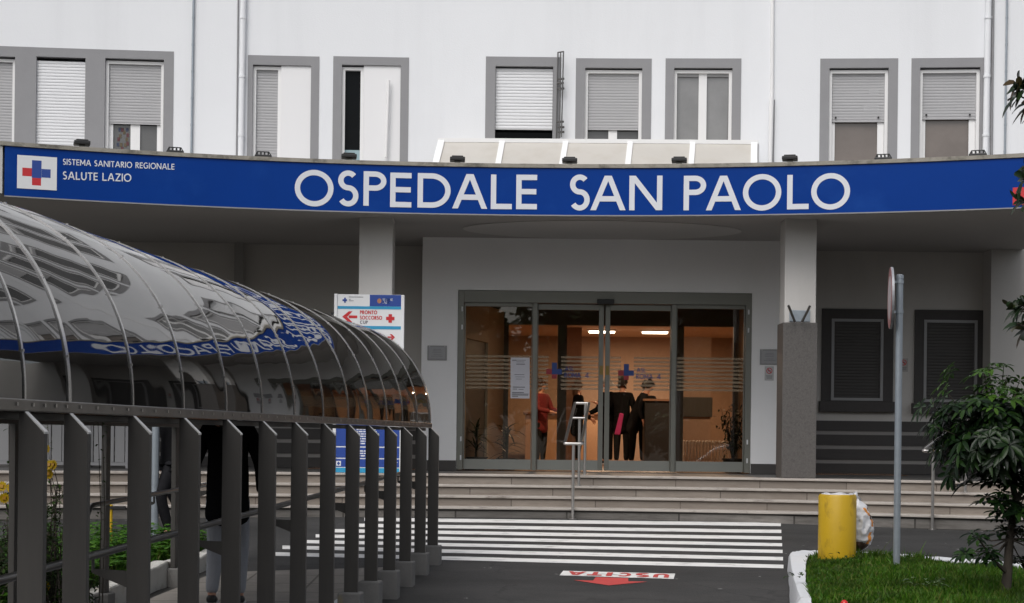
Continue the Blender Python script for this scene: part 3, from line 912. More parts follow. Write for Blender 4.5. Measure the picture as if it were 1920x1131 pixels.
fpipe('cable', (1451, 188), (1449, 310), .014, M['greypaint'], .02)
fpipe('downpipe', (729, 152), (724, 296), .026, M['white'], .05)
# opened shutter arms beside the fifth window
mb = fb()
for (xa, ya, xb, yb, n0) in ((1046, 99, 1043, 262, .05), (1051, 103, 1049, 262, .14), (1056, 103, 1052, 262, .22)):
    a = fac(xa, ya); b = fac(xb, yb)
    mb.tube([(a[0], n0, a[1]), (b[0], n0, b[1])], .012, 6)
a = fac(1046, 100); b = fac(1056, 103)
mb.tube([(a[0], .05, a[1]), (b[0], .22, b[1])], .012, 6)
for y_ in (150, 158, 168, 230, 240, 249):
    a = fac(1044 + (y_ % 9), y_)
    mb.tube([(a[0]-.03, .06, a[1]), (a[0]+.06, .12, a[1]-.01)], .02, 6)
mb.build('shutter_arm', M['tubing'], H)

# canopy slab, soffit
TH0, TH1 = -.374, .46
thx = [TH0 - .11 + (TH1-TH0+.112)*i/48 for i in range(49)]
def slab(name, m, R0, zlo, zhi, back):
    mb = MB(); vs = []
    for t in thx:
        a = arc(R0, t, zlo)
        vs += [(a[0], a[1], zlo), (a[0]*1.0, back, zlo), (a[0]*1.0, back, zhi), (a[0], a[1], zhi)]
    fs = []
    for i in range(48):
        b = 4*i
        fs += [(b+k, b+4+k, b+4+(k+1) % 4, b+(k+1) % 4) for k in range(4)]
    fs += [(0, 1, 2, 3), (195, 194, 193, 192)]
    mb.add(vs, fs)
    return mb.build(name, m, H)
slab('canopy_roof', M['roof'], 18.20, HC+3.35, HC+3.62, 26.4)
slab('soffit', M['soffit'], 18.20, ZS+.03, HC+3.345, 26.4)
mb = MB(Tarc); mb.box(TH0-.11, TH1, 18.08, 18.55, HC+3.69, HC+3.742, nx=90); mb.box(TH0-.11, TH1, 18.2, 18.5, HC+3.622, HC+3.688, nx=90)
mb.build('coping', M['coping'], H)
mb = MB(Tarc); mb.box(TH0-.11, TH0-.0015, 18.10, 18.19, ZS+.03, HC+3.688, nx=12); mb.build('fascia', M['pillar'], H)
mb = MB()                                                  # pale disc on the soffit
c0 = at(1123, 431, 23.5); nseg = 64
vs = []
for z_ in (ZS+.029, ZS+.020):
    vs += [(1.30+2.06*math.cos(2*PI*i/nseg), 23.70+1.05*math.sin(2*PI*i/nseg), z_) for i in range(nseg)]
mb.add(vs, [tuple(range(nseg)), tuple(range(2*nseg-1, nseg-1, -1))] + [(i, (i+1) % nseg, nseg+(i+1) % nseg, nseg+i) for i in range(nseg)])
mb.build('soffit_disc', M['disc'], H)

# pillars
def pillar(x0p, x1p, Yf, wdepth):
    a = at(x0p, 500, Yf).x; b = at(x1p, 500, Yf).x
    mb = MB(); mb.box(a, b, Yf, Yf+wdepth, ZF+.01, ZS+.035)
    p = mb.build('pillar', M['pillar'], H, bevel=.012)
    zt = at(1500, 605, Yf).z
    mb = MB(); mb.box(a-.02, b+.02, Yf-.02, Yf+wdepth+.02, ZF+.003, zt)
    mb.build('granite_cladding', M['granite'], p, bevel=.006)
    return a, b, zt
pillar(673, 736, 22.62, .46)
px0, px1, pzt = pillar(1472, 1531, 22.28, .45)

# walls under the canopy
BX0 = at(791, 600, 24.8).x; BX1 = at(1505, 600, 24.8).x
DX0 = at(857, 700, 24.8).x; DX1 = at(1409, 700, 24.8).x; DZ1 = at(1130, 546.5, 24.8).z
mb = MB()
mb.box(BX0, DX0, 24.8, 25.0, ZF, ZS+.035); mb.box(DX1, BX1, 24.8, 25.0, ZF, ZS+.035); mb.box(DX0, DX1, 24.8, 25.0, DZ1, ZS+.035)
mb.box(BX0, BX0+.2, 25.0, 26.0, ZF, ZS+.035); mb.box(BX1-.2, BX1, 25.0, 26.0, ZF, ZS+.035)
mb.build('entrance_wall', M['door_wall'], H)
mb = MB()
zsk = at(820, 863, 24.8).z
mb.box(BX0-.003, DX0-.002, 24.785, 24.797, ZF, zsk); mb.build('skirting', M['band'], H)
mb = MB(); mb.box(DX1+.002, BX1+.003, 24.785, 24.797, ZF, zsk); mb.build('skirting', M['band'], H)
YR = 26.0
XR = at(1857, 650, 25.55).x
XL = at(446, 600, YR).x
mb = MB()
for bx in ((-11, XL, YR-.12), (XL, BX0, YR), (BX1, XR, YR), (XR, 12, 25.55)):
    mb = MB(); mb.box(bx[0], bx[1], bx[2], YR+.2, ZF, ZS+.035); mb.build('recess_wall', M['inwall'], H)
mb = MB(); mb.box(at(438, 600, YR-.2).x, at(455, 600, YR-.2).x, YR-.2, YR-.121, ZF, ZS+.03); mb.build('wall_rib', M['soffit'], H)
# dark plinth with pale grooves
def bands(x0, x1, Yw):
    m1 = MB()
    for ya, yb in ((789, 808), (815, 835), (842, 862), (869, 897)):
        za = at(1560, ya, YR).z; zb_ = max(ZF, at(1560, yb, YR).z)
        m1.box(x0, x1, Yw-.02, Yw-.001, zb_, za)
    m1.build('plinth_band', M['band'], H)
    m1 = MB(); m1.box(x0, x1, Yw-.006, Yw-.001, ZF, at(1560, 790, YR).z-.004); m1.build('plinth_groove', M['bandlight'], H)
bands(BX1+.003, XR-.003, YR); bands(XL+.003, BX0-.003, YR); bands(-11, XL-.3, YR-.12)
# ground floor windows
def lowwin(sx0, sx1, st, sb, fx0, fx1, ft, fbm, flx, label):
    Yw = YR
    P = lambda x, y: at(x, y, Yw)
    a, b = P(sx0, 660).x, P(sx1, 660).x
    zt, zb_ = P(sx0, st).z, P(sx0, sb).z
    f0, f1, g1, g0 = P(fx0, 660).x, P(fx1, 660).x, P(fx0, ft).z, P(fx0, fbm).z
    mb = MB()
    mb.box(a, f0, Yw-.04, Yw-.001, zb_, zt); mb.box(f1, b, Yw-.04, Yw-.001, zb_, zt); mb.box(f0, f1, Yw-.04, Yw-.001, g1, zt); mb.box(f0, f1, Yw-.04, Yw-.001, zb_, g0)
    w_ = mb.build('window', M['surround_lo'], H); w_['label'] = label
    mb = MB(); mb.box(a-.04, b+.04, Yw-.12, Yw-.001, P(sx0, sb+20).z, zb_-.002); mb.build('sill', M['surround_lo'], w_, bevel=.008)
    mb = MB(); t = .045
    mb.box(f0, f0+t, Yw-.05, Yw-.002, g0, g1); mb.box(f1-t, f1, Yw-.05, Yw-.002, g0, g1); mb.box(f0+t, f1-t, Yw-.05, Yw-.002, g1-t, g1); mb.box(f0+t, f1-t, Yw-.05, Yw-.002, g0, g0+t)
    mb.build('frame', M['frame_lo'], w_)
    mb = MB(lambda x, n, z: (x, Yw-.012-n, z)); roller(mb, f0+t+.001, f1-t-.001, g0+t, g1-t, .006, .05); mb.build('shutter', M['shutdark'], w_)
lowwin(1540, 1674, 579, 752, 1558, 1655, 598, 751, 0, 'dark shuttered ground floor window behind the sign pole')
lowwin(1714, 1850, 581, 756, 1731, 1831, 600, 754, 0, 'dark shuttered ground floor window behind the shrub')
# skylight on the canopy roof
mb = MB(); fm = MB()
tops = [828, 942, 1061, 1182, 1299, 1414]; bots = [806, 926, 1046, 1172, 1292, 1413]
YT_, YB_ = 25.2, 23.6
tp = [at(x, 264 + .011*(x-828)*.6, YT_) for x in tops]
bt = []
for x in bots:
    p = at(x, 312, YB_); p.z = HC+3.63; bt.append(Vector((at(x, 306, YB_).x, YB_, HC+3.63)))
for i in range(5): mb.add([tp[i], tp[i+1], bt[i+1], bt[i], tp[i]+Vector((0, .03, -.03)), tp[i+1]+Vector((0, .03, -.03)), bt[i+1]+Vector((0, .03, -.03)), bt[i]+Vector((0, .03, -.03))], [(3, 2, 1, 0), (4, 5, 6, 7), (0, 1, 5, 4), (1, 2, 6, 5), (2, 3, 7, 6), (3, 0, 4, 7)])
sk = mb.build('skylight', M['skypane'], H)
def bar(m_, a, b, wx, th=.035):
    d = (b-a); xax = Vector((1, 0, 0)); nrm = xax.cross(d).normalized()
    if nrm.y > 0: nrm = -nrm
    c = (a+b)/2 + nrm*.012
    m_.obox(c, xax*wx/2, d/2, nrm*th/2)
for i in range(6): bar(fm, bt[i], tp[i], .10 if i in (0, 5) else .085)
a, b = tp[0], tp[5]; fm.obox((a+b)/2+Vector((0, 0, .0)), (b-a)/2+Vector((.06, 0, 0)), Vector((0, .06, 0)), Vector((0, 0, .032)))
fm.obox(tp[5]+Vector((.03, .45, -.5)), Vector((.05, 0, 0)), Vector((0, .45, 0)), Vector((0, 0, .5)))
fm.build('skylight_frame', M['white'], sk)
mb = MB()
for i in range(5): pass
mb.add([tp[0]+Vector((0, .04, -.04)), tp[5]+Vector((0, .04, -.04)), Vector((tp[5].x, 26.1, tp[5].z-.04)), Vector((tp[0].x, 26.1, tp[0].z-.04)), tp[0]+Vector((0, .04, -1)), tp[5]+Vector((0, .04, -1)), Vector((tp[5].x, 26.1, tp[5].z-1)), Vector((tp[0].x, 26.1, tp[0].z-1))], [(0, 1, 2, 3), (7, 6, 5, 4), (0, 4, 5, 1), (1, 5, 6, 2), (2, 6, 7, 3), (3, 7, 4, 0)])
mb.build('skylight_top', M['skypane'], sk)

# entrance glazing
YD = 24.90
def X(px): return at(px, 720, YD).x
def Z(py): return at(1130, py, YD).z
zb = ZF + .012
mb = MB()
mb.box(DX0+.002, X(869), YD-.07, YD+.05, zb, DZ1-.004); mb.box(X(1396), DX1-.002, YD-.07, YD+.05, zb, DZ1-.004)
mb.box(X(869), X(1396), YD-.08, YD+.06, Z(570), DZ1-.004)
mb.box(X(998), X(1006.5), YD-.05, YD+.06, zb, Z(570)-.002); mb.box(X(1258), X(1266.5), YD-.05, YD+.06, zb, Z(570)-.002)
fm_ = mb.build('entrance_frame', M['doorframe'], H, bevel=.004)
mb = MB(); mb.box(X(1117), X(1149), YD-.16, YD-.082, Z(571.5), Z(562.5)); mb.build('door_sensor', M['black'], fm_, bevel=.01)
mb = MB()
for xx in (865.5, 1401):
    for yy in (583, 617, 826, 861): mb.lathe((0, 0, 0), [(.0, 0)], 3) if False else mb.box(X(xx)-.012, X(xx)+.012, YD-.082, YD-.071, Z(yy+4.5), Z(yy-4.5))
mb.build('hinge_cap', M['signwhite'], fm_, bevel=.006)
def leaf(name, x0, x1, ztop, yo, stl, str_, stripes=(), label=None):
    y0, y1 = YD+yo-.025, YD+yo+.025
    a, b = X(x0), X(x1)
    zk = Z(863.5)
    mb = MB()
    mb.box(a, a+stl, y0, y1, zb+.01, ztop); mb.box(b-str_, b, y0, y1, zb+.01, ztop); mb.box(a+stl, b-str_, y0, y1, ztop-.085, ztop)
    L_ = mb.build(name, M['doorframe'], H, bevel=.003)
    if label: L_['label'] = label
    mb = MB(); mb.box(a+stl, b-str_, y0+.003, y1-.003, zb+.01, zk); mb.build('kick_panel', M['kick'], L_)
    mb = MB(); mb.box(a+stl, b-str_, YD+yo-.004, YD+yo+.004, zk, ztop-.085); mb.build('pane', M['glass'], L_)
    if stripes:
        mb = MB()
        for k in range(9):
            z1 = Z(668.5 + 7.35*k); z0 = Z(668.5 + 7.35*k + 4.2)
            for (u0, u1) in stripes: mb.box(X(u0), X(u1), YD+yo-.0058, YD+yo-.0045, z0, z1)
        mb.build('frosted_stripe', M['frost'], L_)
    return L_, YD+yo-.007
sl1, _ = leaf('side_light', 869.5, 997.5, Z(567), 0, .02, .012, ((874, 996),), 'left fixed glass panel with paper notices')
sl2, _ = leaf('side_light', 1267, 1395.5, Z(567), 0, .012, .02, ((1268, 1393),), 'right fixed glass panel')
d1, yf1 = leaf('sliding_door', 1007, 1131, Z(571.5), .03, .012, .075, ((1009, 1028), (1052, 1122)), 'left sliding door leaf with a cross emblem')
d2, yf2 = leaf('sliding_door', 1134, 1257.5, Z(571.5), .03, .075, .012, ((1144, 1164), (1188, 1256)), 'right sliding door leaf with a cross emblem')
def cross_logo(par, yf, px, py, s=1.0):
    f = lambda x, y: (X(x), Z(y))
    for m_, rects in ((M['logoblue'], ((px-4.5, py-17, px+5, py+5), (px+5, py-5, px+14.5, py+5))), (M['logored'], ((px-15, py-5, px-4.5, py+5), (px-4.5, py+5, px+5, py+13)))):
        mb = MB()
        for x0, y0, x1, y1 in rects:
            a, z1 = f(x0, y0); b, z0 = f(x1, y1); mb.box(a, b, yf-.0012, yf, z0, z1)
        mb.build('emblem', m_, par)
for par, yf, px, py in ((d1, yf1, 1039, 698), (d2, yf2, 1174, 699)):
    cross_logo(par, yf, px, py)
    mb = MB(); fn = lambda u, v, d, yf=yf: (u, yf-.001-d, v)
    text(mb, 'ASL', X(px+20), Z(py-1.5), .070, fn, width=X(px+37)-X(px+20)); text(mb, 'ROMA', X(px+19), Z(py+11), .078, fn, width=X(px+50)-X(px+19)); text(mb, '4', X(px+58), Z(py+11), .085, fn)
    mb.build('lettering', M['logoblue'], par)
    mb = MB()
for par, yf, px in ((d1, yf1, 1127), (d2, yf2, 1138.5)):
    mb = MB(); mb.box(X(px-3.4), X(px+3.4), YD+.03-.0265, YD+.03-.0252, Z(703), Z(686)); mb.build('door_sticker', mat('dull_yellow_sticker', (.24, .17, .04)), par)

# lobby behind the doors
LX0, LX1, LY1 = DX0-.35, 5.2, 36.0
ZC = HC + 2.26
mb = MB(); mb.box(-3.2, LX1+1, 25.02, LY1+.3, ZF-.12, ZF+.0) ; mb.build('lobby_floor', M['lobbyfloor'], H)
mb = MB(); mb.box(-3.2, LX1+1, 27.6, LY1+.3, ZC, ZC+.2); mb.build('lobby_ceiling', M['lobbyceil'], H)
mb = MB(); mb.box(-3.2, LX1+1, LY1, LY1+.2, ZF, ZC-.002); mb.box(-3.3, -3.1, 27.8, LY1-.002, ZF, ZC-.002); mb.box(LX1, LX1+.2, 27.8, LY1-.002, ZF, ZC-.002)
mb.build('lobby_wall', M['lobbywall'], H)
YI = 27.6
def XI(px): return at(px, 720, YI).x
mb = MB()
a = Vector((DX0+.03, 25.03, 0)); b = Vector((XI(944), YI-.1, 0))        # splayed beige side wall with an open dark doorway
def sw(t, z): p = a.lerp(b, t); return Vector((p.x, p.y, z))
n_ = Vector((-(b-a).y, (b-a).x, 0)).normalized()*.08
def swbox(m_, t0, t1, z0, z1, o0=0.0, o1=1.0):
    vs = []
    for t in (t0, t1):
        for z_ in (z0, z1):
            for o_ in (o0, o1): vs.append(sw(t, z_) + n_*o_)
    m_.add(vs, [(0, 1, 3, 2), (4, 6, 7, 5), (0, 4, 5, 1), (2, 3, 7, 6), (0, 2, 6, 4), (1, 5, 7, 3)])
ztp = HC + 2.15
swbox(mb, 0, .14, ZF, ztp); swbox(mb, .62, 1.0, ZF, ztp); swbox(mb, .14, .62, HC+1.55, ztp)
mb.build('vestibule_wall', M['beige'], H)
mb = MB(); swbox(mb, .145, .615, ZF, HC+1.548, .5, .9); mb.build('side_doorway', M['darkbeam'], H)
mb = MB()
mb.box(BX0+.21, BX1-.21, YI-.06, YI+.1, HC+1.925, ZC+.3)                   # beam over the inner doors
mb.box(BX0+.21, BX1-.21, 25.02, YI-.062, HC+2.31, HC+2.45)                 # vestibule ceiling
for x0, x1 in ((944, 953), (1045, 1062), (1262, 1281), (1374, 1384), (1392, 1400)): mb.box(XI(x0), XI(x1), YI-.05, YI+.05, ZF+.002, HC+1.923)
mb.build('inner_frame', M['darkbeam'], H)
mb = MB(); mb.box(XI(953), XI(1045), YI-.006, YI+.006, ZF+.01, HC+1.92); mb.build('inner_pane', M['tintglass'], H)
mb = MB(); mb.box(XI(1281), XI(1374), YI-.006, YI+.006, ZF+.01, HC+1.92); mb.build('inner_pane', M['tintglass'], H)
mb = MB(); mb.box(BX1-.6, BX1-.22, 25.03, YI-.07, ZF+.002, HC+2.3); mb.build('vestibule_wall', M['beige'], H)
mb = MB(); mb.box(at(1062, 700, 33).x-.1, at(1090, 700, 33).x, 33, 33.1, ZF+.002, ZC-.004); mb.build('partition', M['brownboard'], H)
mb = MB(); mb.box(at(1281, 700, 32).x, at(1333, 700, 32).x, 32, 32.1, ZF+.002, at(1300, 632, 32).z); mb.build('partition', mat('pink_grey_board', (.40, .30, .25), .8), H)
# lamps on the lobby ceiling: two lit tubes, two unseen ones added to brighten it
lamps = [(1104, 1153, 33.6, 'lit ceiling tube seen through the gap between the sliding doors'), (1204, 1252, 33.6, 'lit ceiling tube seen through the right sliding door'), (1000, 1040, 29.5, 'unseen tube lamp added behind the beam to brighten the left part of the lobby'), (1320, 1370, 29.5, 'unseen tube lamp added behind the beam to brighten the right part of the lobby')]
for x0, x1, Y, lb in lamps:
    a_, b_ = at(x0, 625, Y).x, at(x1, 625, Y).x
    t = thing('ceiling_lamp', lb, 'lamp', ((a_+b_)/2, Y, ZC), group='tube lamps on the lobby ceiling')
    mb = MB(); mb.box(a_-.03, b_+.03, Y-.09, Y+.09, ZC-.035, ZC-.002); mb.build('housing', M['signwhite'], t)
    mb = MB(); mb.box(a_, b_, Y-.07, Y+.07, ZC-.075, ZC-.036); mb.build('tube', M['lampglow'], t, bevel=.02)
    ld = bpy.data.lights.new('lamp_light', 'AREA'); ld.shape = 'RECTANGLE'; ld.size = b_-a_; ld.size_y = .14
    ld.energy = 58; ld.color = (1.0, .70, .47)
    lo = bpy.data.objects.new('lamp_light', ld); COL.objects.link(lo); lo.parent = t; lo.location = (0, 0, -.085)
# things in the lobby
t = thing('cabinet', 'dark waist high reception cabinet behind the right sliding door', 'cabinet', (at(1230, 860, 31).x, 31, ZF))
mb = MB(); a_, b_ = at(1209, 800, 31).x, at(1264, 800, 31).x
mb.box(a_, b_, 31, 31.5, ZF+.001, at(1230, 752, 31).z); mb.build('body', mat('cabinet_dark', (.009, .008, .008), .5), t, bevel=.01)
mb = MB(); mb.box(a_-.03, b_+.03, 30.96, 31.52, at(1230, 752, 31).z+.001, at(1230, 748, 31).z); mb.build('top', M['brownboard'], t)
t = thing('reception_counter', 'long pale wooden counter at the back of the lobby, behind the left sliding door', 'counter', (at(1060, 860, 34.5).x, 34.5, ZF))
a_, b_ = at(985, 800, 34.5).x, at(1128, 800, 34.5).x
mb = MB(); mb.box(a_, b_, 34.5, 35.1, ZF+.001, ZF+1.02); mb.build('body', mat('counter_wood', (.40, .26, .17), .5, var=.12, scale=2), t)
mb = MB(); mb.box(a_-.04, b_+.04, 34.44, 35.14, ZF+1.021, ZF+1.07); mb.build('top', M['brownboard'], t, bevel=.01)
for lb, pa, pb, ya, yb_, m_ in (('tall brown door in the back wall of the lobby near the right end', 1290, 1322, 690, 868, 'brownboard'),):
    x0, x1 = at(pa, 700, 35.95).x, at(pb, 700, 35.95).x; z1 = at(1200, ya, 35.95).z; z0 = max(ZF+.002, at(1200, yb_, 35.95).z)
    t = thing('lobby_door' if 'door' in lb else 'picture_frame', lb, 'door' if 'door' in lb else 'picture', ((x0+x1)/2, 35.95, z0))
    mb = MB(); mb.box(x0, x0+.06, 35.93, 35.999, z0, z1); mb.box(x1-.06, x1, 35.93, 35.999, z0, z1); mb.box(x0+.06, x1-.06, 35.93, 35.999, z1-.06, z1); mb.build('frame', M['beige'], t)
    mb = MB(); mb.box(x0+.061, x1-.061, 35.95, 35.998, z0, z1-.061); mb.build('panel', M[m_], t)
t = thing('radiator', 'white ribbed radiator low behind the right fixed glass panel', 'radiator', (at(1320, 860, 29).x, 29, ZF))
mb = MB(); a_, b_ = at(1283, 840, 29).x, at(1368, 840, 29).x
n = 15
for i in range(n):
    x = a_+(b_-a_)*i/(n-1); mb.box(x-.016, x+.016, 29, 29.1, ZF+.12, ZF+.50)
mb.build('fins', M['white'], t, bevel=.008)
mb = MB(); mb.box(a_, b_, 29.03, 29.07, ZF+.15, ZF+.19); mb.box(a_, b_, 29.03, 29.07, ZF+.43, ZF+.47)
for x in (a_+.05, b_-.05): mb.box(x-.02, x+.02, 29.03, 29.07, ZF+.001, ZF+.15)
mb.build('manifold', M['white'], t)
t = thing('notice_board', 'dark grey notice board hung in the lobby right of the cabinet', 'notice board', (at(1310, 760, 31.9).x, 31.9, HC))
mb = MB(); mb.box(at(1283, 0, 31.9).x, at(1345, 0, 31.9).x, 31.93, 31.97, at(1310, 782, 31.9).z, at(1310, 745, 31.9).z); mb.build('panel', mat('slate_panel', (.05, .055, .06), .5), t, bevel=.01)

# steps
ST = thing('entrance_steps', 'four long curved travertine steps below the entrance doors', 'steps', (0, 21.6, HC-1.1))
RL = 18.67
NSX = 90
for i in range(4):
    z1 = ZF - .14*i
    r1 = RL - .32*i
    mb = MB(Tarc); mb.box(-.62, .62, r1, r1+.40 if i else r1+.30, (z1-.14 if i < 3 else HC-1.75), z1-.032, nx=NSX)
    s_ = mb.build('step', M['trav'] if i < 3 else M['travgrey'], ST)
    mb = MB(Tarc); mb.box(-.62, .62, r1-.034, r1+.345 if i else r1+.34, z1-.031, z1, nx=NSX); mb.build('tread', M['travtop'], s_, bevel=.006)
mb = MB(); vs = []
for k in range(61):
    t = -.62+1.24*k/60; p = arc(RL+.341, t, ZF-.004); vs += [p, (p[0], 26.2, ZF-.004), (p[0], 26.2, ZF-1.0), (p[0], p[1], ZF-1.0)]
fs = []
for k in range(60):
    b_ = 4*k; fs += [(b_+j, b_+4+j, b_+4+(j+1) % 4, b_+(j+1) % 4) for j in range(4)]
fs += [(0, 1, 2, 3), (243, 242, 241, 240)]
mb.add(vs, fs); mb.build('landing', M['floor_dark'], ST)

# ------------------------------------------------------------------ sign
SG = thing('entrance_sign', 'long blue curved sign with pale lettering OSPEDALE SAN PAOLO along the canopy edge', 'sign', (0, 21.98, ZS))
RS = 18.10
ZS1 = HC + 3.685
mb = MB(Tarc); mb.box(TH0, TH1, RS, RS+.09, ZS+.006, ZS1, nx=120); mb.build('board', M['blue'], SG)
mb = MB(Tarc); mb.box(TH0, TH1, RS-.012, RS+.1, ZS-.012, ZS+.004, nx=120); mb.build('bottom_trim', M['greypaint'], SG)
mb = MB(Tarc); mb.box(TH0, TH1, RS+.02, RS+.11, ZS1+.001, ZS1+.009, nx=120); mb.build('top_trim', M['black'], SG)
def sgn(px, py):                                # angle and height on the sign face
    dx, dz = ray(px, py)
    a, b, c = dx*dx+1, -2*AC, AC*AC-RS*RS
    Y = (-b+math.sqrt(b*b-4*a*c))/(2*a)
    return math.asin(dx*Y/RS)*RS, HC+dz*Y
sfn = lambda u, v, d: arc(RS-.004-d, u/RS, v)
LT = [('O', 552.5, 625.5, 386), ('S', 633, 672.5, 386.5), ('P', 681.5, 724.5, 387), ('E', 731.5, 771.5, 389.5), ('D', 783, 845, 390.5), ('A', 849, 913, 392), ('L', 920.5, 960, 393), ('E', 968, 1007, 393.2),
      ('S', 1068, 1106, 394.2), ('A', 1108, 1172.5, 395), ('N', 1180, 1242, 395), ('P', 1282, 1324, 395), ('A', 1324.7, 1388.5, 395), ('O', 1393, 1465, 393.8), ('L', 1476, 1516.5, 393.2), ('O', 1521, 1594, 392)]
words_ = [LT[:8], LT[8:11], LT[11:]]
for wd in words_:
    mb = MB()
    for c, x0, x1, yb in wd:
        u0, _ = sgn(x0, 355); u1, _ = sgn(x1, 355)
        _, v0 = sgn((x0+x1)/2, yb); _, v1 = sgn((x0+x1)/2, yb-65.3)
        if c in 'OS': v0 -= 0.0
        letter(mb, c, u0, u1, v0+.004, v1, sfn)
    mb.build('lettering', M['lettergrey'], SG)
# small wording and emblem at the left end
def small(s, x0, x1, yb0, yb1, hpx, gap=.16):
    mb = MB()
    u0, v0 = sgn(x0, yb0); u1, v1 = sgn(x1, yb1)
    _, va = sgn(x0, yb0-hpx); h = va-v0
    k = (v1-v0)/(u1-u0)
    text(mb, s, u0, 0, h, lambda u, v, d: arc(RS-.004-d, u/RS, v0+k*(u-u0)+v), gap, width=u1-u0, t=.15)
    mb.build('lettering', M['lettergrey'], SG)
small('SISTEMA SANITARIO REGIONALE', 118, 327, 309, 318.5, 11.2)
small('SALUTE LAZIO', 118, 246, 336.5, 341, 14.8)
def em(x0, y0, x1, y1, m_, d, par):
    u0, v1 = sgn(x0, y0); u1, _ = sgn(x1, y0); _, v0 = sgn(x0, y1)
    mb = MB(); mb.add([arc(RS-d, u0/RS, v0), arc(RS-d, u1/RS, v0), arc(RS-d, u1/RS, v1), arc(RS-d, u0/RS, v1)], [(0, 1, 2, 3)])
    return mb.build('emblem' if par is SG else 'cross', m_, par)
e_ = em(32.5, 290.5, 107, 353, M['signwhite'], .004, SG)
for m_, rs in ((M['bluevinyl'], ((60, 300.5, 78, 333.5), (78, 317, 95, 333))), (M['redvinyl'], ((42, 314.5, 60, 330), (60, 333.5, 77, 347.5)))):
    for r_ in rs: em(*r_, m_, .006, e_)
e2 = em(1899, 352, 1975, 385, M['redvinyl'], .004, SG); e2['label'] = 'red emblem at the right end of the sign, behind the leaves'

# floodlights
def flood_high():
    t = thing('floodlight', 'x', 'floodlight')
    m1 = MB(); m1.box(-.105, .105, -.10, .10, .055, .105); m1.box(-.08, .08, -.08, .08, .105, .125); m1.build('lamp_head', M['black'], t, local=True, bevel=.016)
    m1 = MB(); m1.box(-.04, .04, -.03, .03, 0, .06); m1.box(-.06, .06, -.05, .05, 0, .008); m1.build('bracket', M['tubing'], t, local=True)
    return t
def flood_low():
    t = thing('floodlight', 'x', 'floodlight')
    m1 = MB(); m1.box(-.115, .115, -.10, .10, .005, .050); m1.build('lamp_head', M['black'], t, local=True, bevel=.012)
    m1 = MB()
    for x in (-.08, -.03, .02, .07): m1.box(x-.010, x+.010, -.07, .03, .050, .085)
    m1.tube([(-.10, -.05, .055), (-.08, -.05, .092), (.08, -.05, .092), (.10, -.05, .055)], .008, 6); m1.build('bracket', M['black'], t, local=True)
    return t
fh, fl = flood_high(), flood_low()
FLD = [(155, 1, 'black floodlight on a stem above the cross emblem at the left end of the sign'), (329, 0, 'low black floodlight above the end of the word REGIONALE'), (494, 0, 'low black floodlight above the bare blue stretch left of the word OSPEDALE'), (655, 1, 'black floodlight on a stem above the S of OSPEDALE'), (858, 1, 'black floodlight on a stem above the first A of OSPEDALE, at the skylight'), (1068, 1, 'black floodlight on a stem above the S that begins SAN'), (1273, 1, 'black floodlight on a stem above the gap between SAN and PAOLO'), (1480, 1, 'black floodlight on a stem above the L of PAOLO'), (1655, 0, 'low black floodlight in front of the window with pinholes, right of the final O'), (1832, 0, 'low black floodlight nearest the right downpipe')]
used = set()
for px, hi, lb in FLD:
    src = fh if hi else fl
    o = src if src not in used else copy_tree(src)
    used.add(src)
    s_, _ = sgn(px, 300); t_ = s_/RS
    o.location = arc(18.30, t_, HC+3.743); o.rotation_euler = (0, 0, -t_)
    o['label'] = lb; o['group'] = 'floodlights along the top of the sign'
# ------------------------------------------------------------------ covered walkway
CW = thing('covered_walkway', 'long walkway canopy with a dark tinted barrel vault on rows of bronze steel posts', 'walkway canopy', tuple(row(16.66, WID/2, path_z(16.6))))
NK = 14
OC, RH, RV, VZ = 1.05, 1.025, 1.03, HC + .118
def vpt(Y, a, dr=0.0):
    c, q = math.cos(a), max(0.0, math.sin(a))
    return row(Y, OC - (RH+dr)*math.copysign(abs(c)**.93, c), VZ + (RV+dr)*q**.93)
YKS = [16.50, 15.717, 14.896, 14.11, 13.293, 12.515, 11.655, 10.80, 9.98, 9.205, 8.424, 7.654, 6.868, 6.405, 5.62]
def Yk(k): return YKS[k]
for k in range(NK+1):
    Y = Yk(k)
    c = row(Y)
    zt = HC + .0
    zbase = HC - 1.13 - .025*(16.66-Y)
    mb = MB()
    prof = [row(Y, .038, HC+.074), row(Y, .012, HC+.074), row(Y, -.070, HC-.004), row(Y, -.070, zbase), row(Y, .038, zbase)]
    mb.prism([p - DV*.018 for p in prof], DV*.036)
    p = mb.build('post', M['post'], CW, bevel=.003)
    mb = MB(); mb.prism([row(Y, .012, HC+.0765) - DV*.018, row(Y, -.0715, HC-.003) - DV*.018, row(Y, -.0715, HC-.012) - DV*.018, row(Y, -.069, HC-.012) - DV*.018, row(Y, .012, HC+.0742) - DV*.018], DV*.036)
    mb.build('bevelled_end', M['postedge'], p)
    mb = MB(); c = row(Y, .0, 0); c = row(Y, -.012, 0); mb.obox((c.x, c.y, (zbase+road_z(Y)-.1)/2), NV*.09, DV*.08, (0, 0, (zbase-road_z(Y)+.1)/2)); b_ = mb.build('base', M['concrete'], p, bevel=.012)
    if k < 7:                                             # left row, slimmer and wider spaced
        Y = 16.2 - 1.75*k
        mb = MB(); c = row(Y, WID, 0); zb2 = path_z(Y) + .16; mb.obox((c.x, c.y, (zb2+HC+.06)/2), NV*.022, DV*.045, (0, 0, (HC+.06-zb2)/2)); p2 = mb.build('post', M['post'], CW, bevel=.003)
        mb = MB(); mb.obox((c.x, c.y, (zb2+path_z(Y)-.2)/2), NV*.065, DV*.08, (0, 0, (zb2-path_z(Y)+.2)/2)); mb.build('base', M['concrete'], p2, bevel=.012)
YE = Yk(0) + .05
Y0_ = Yk(NK)
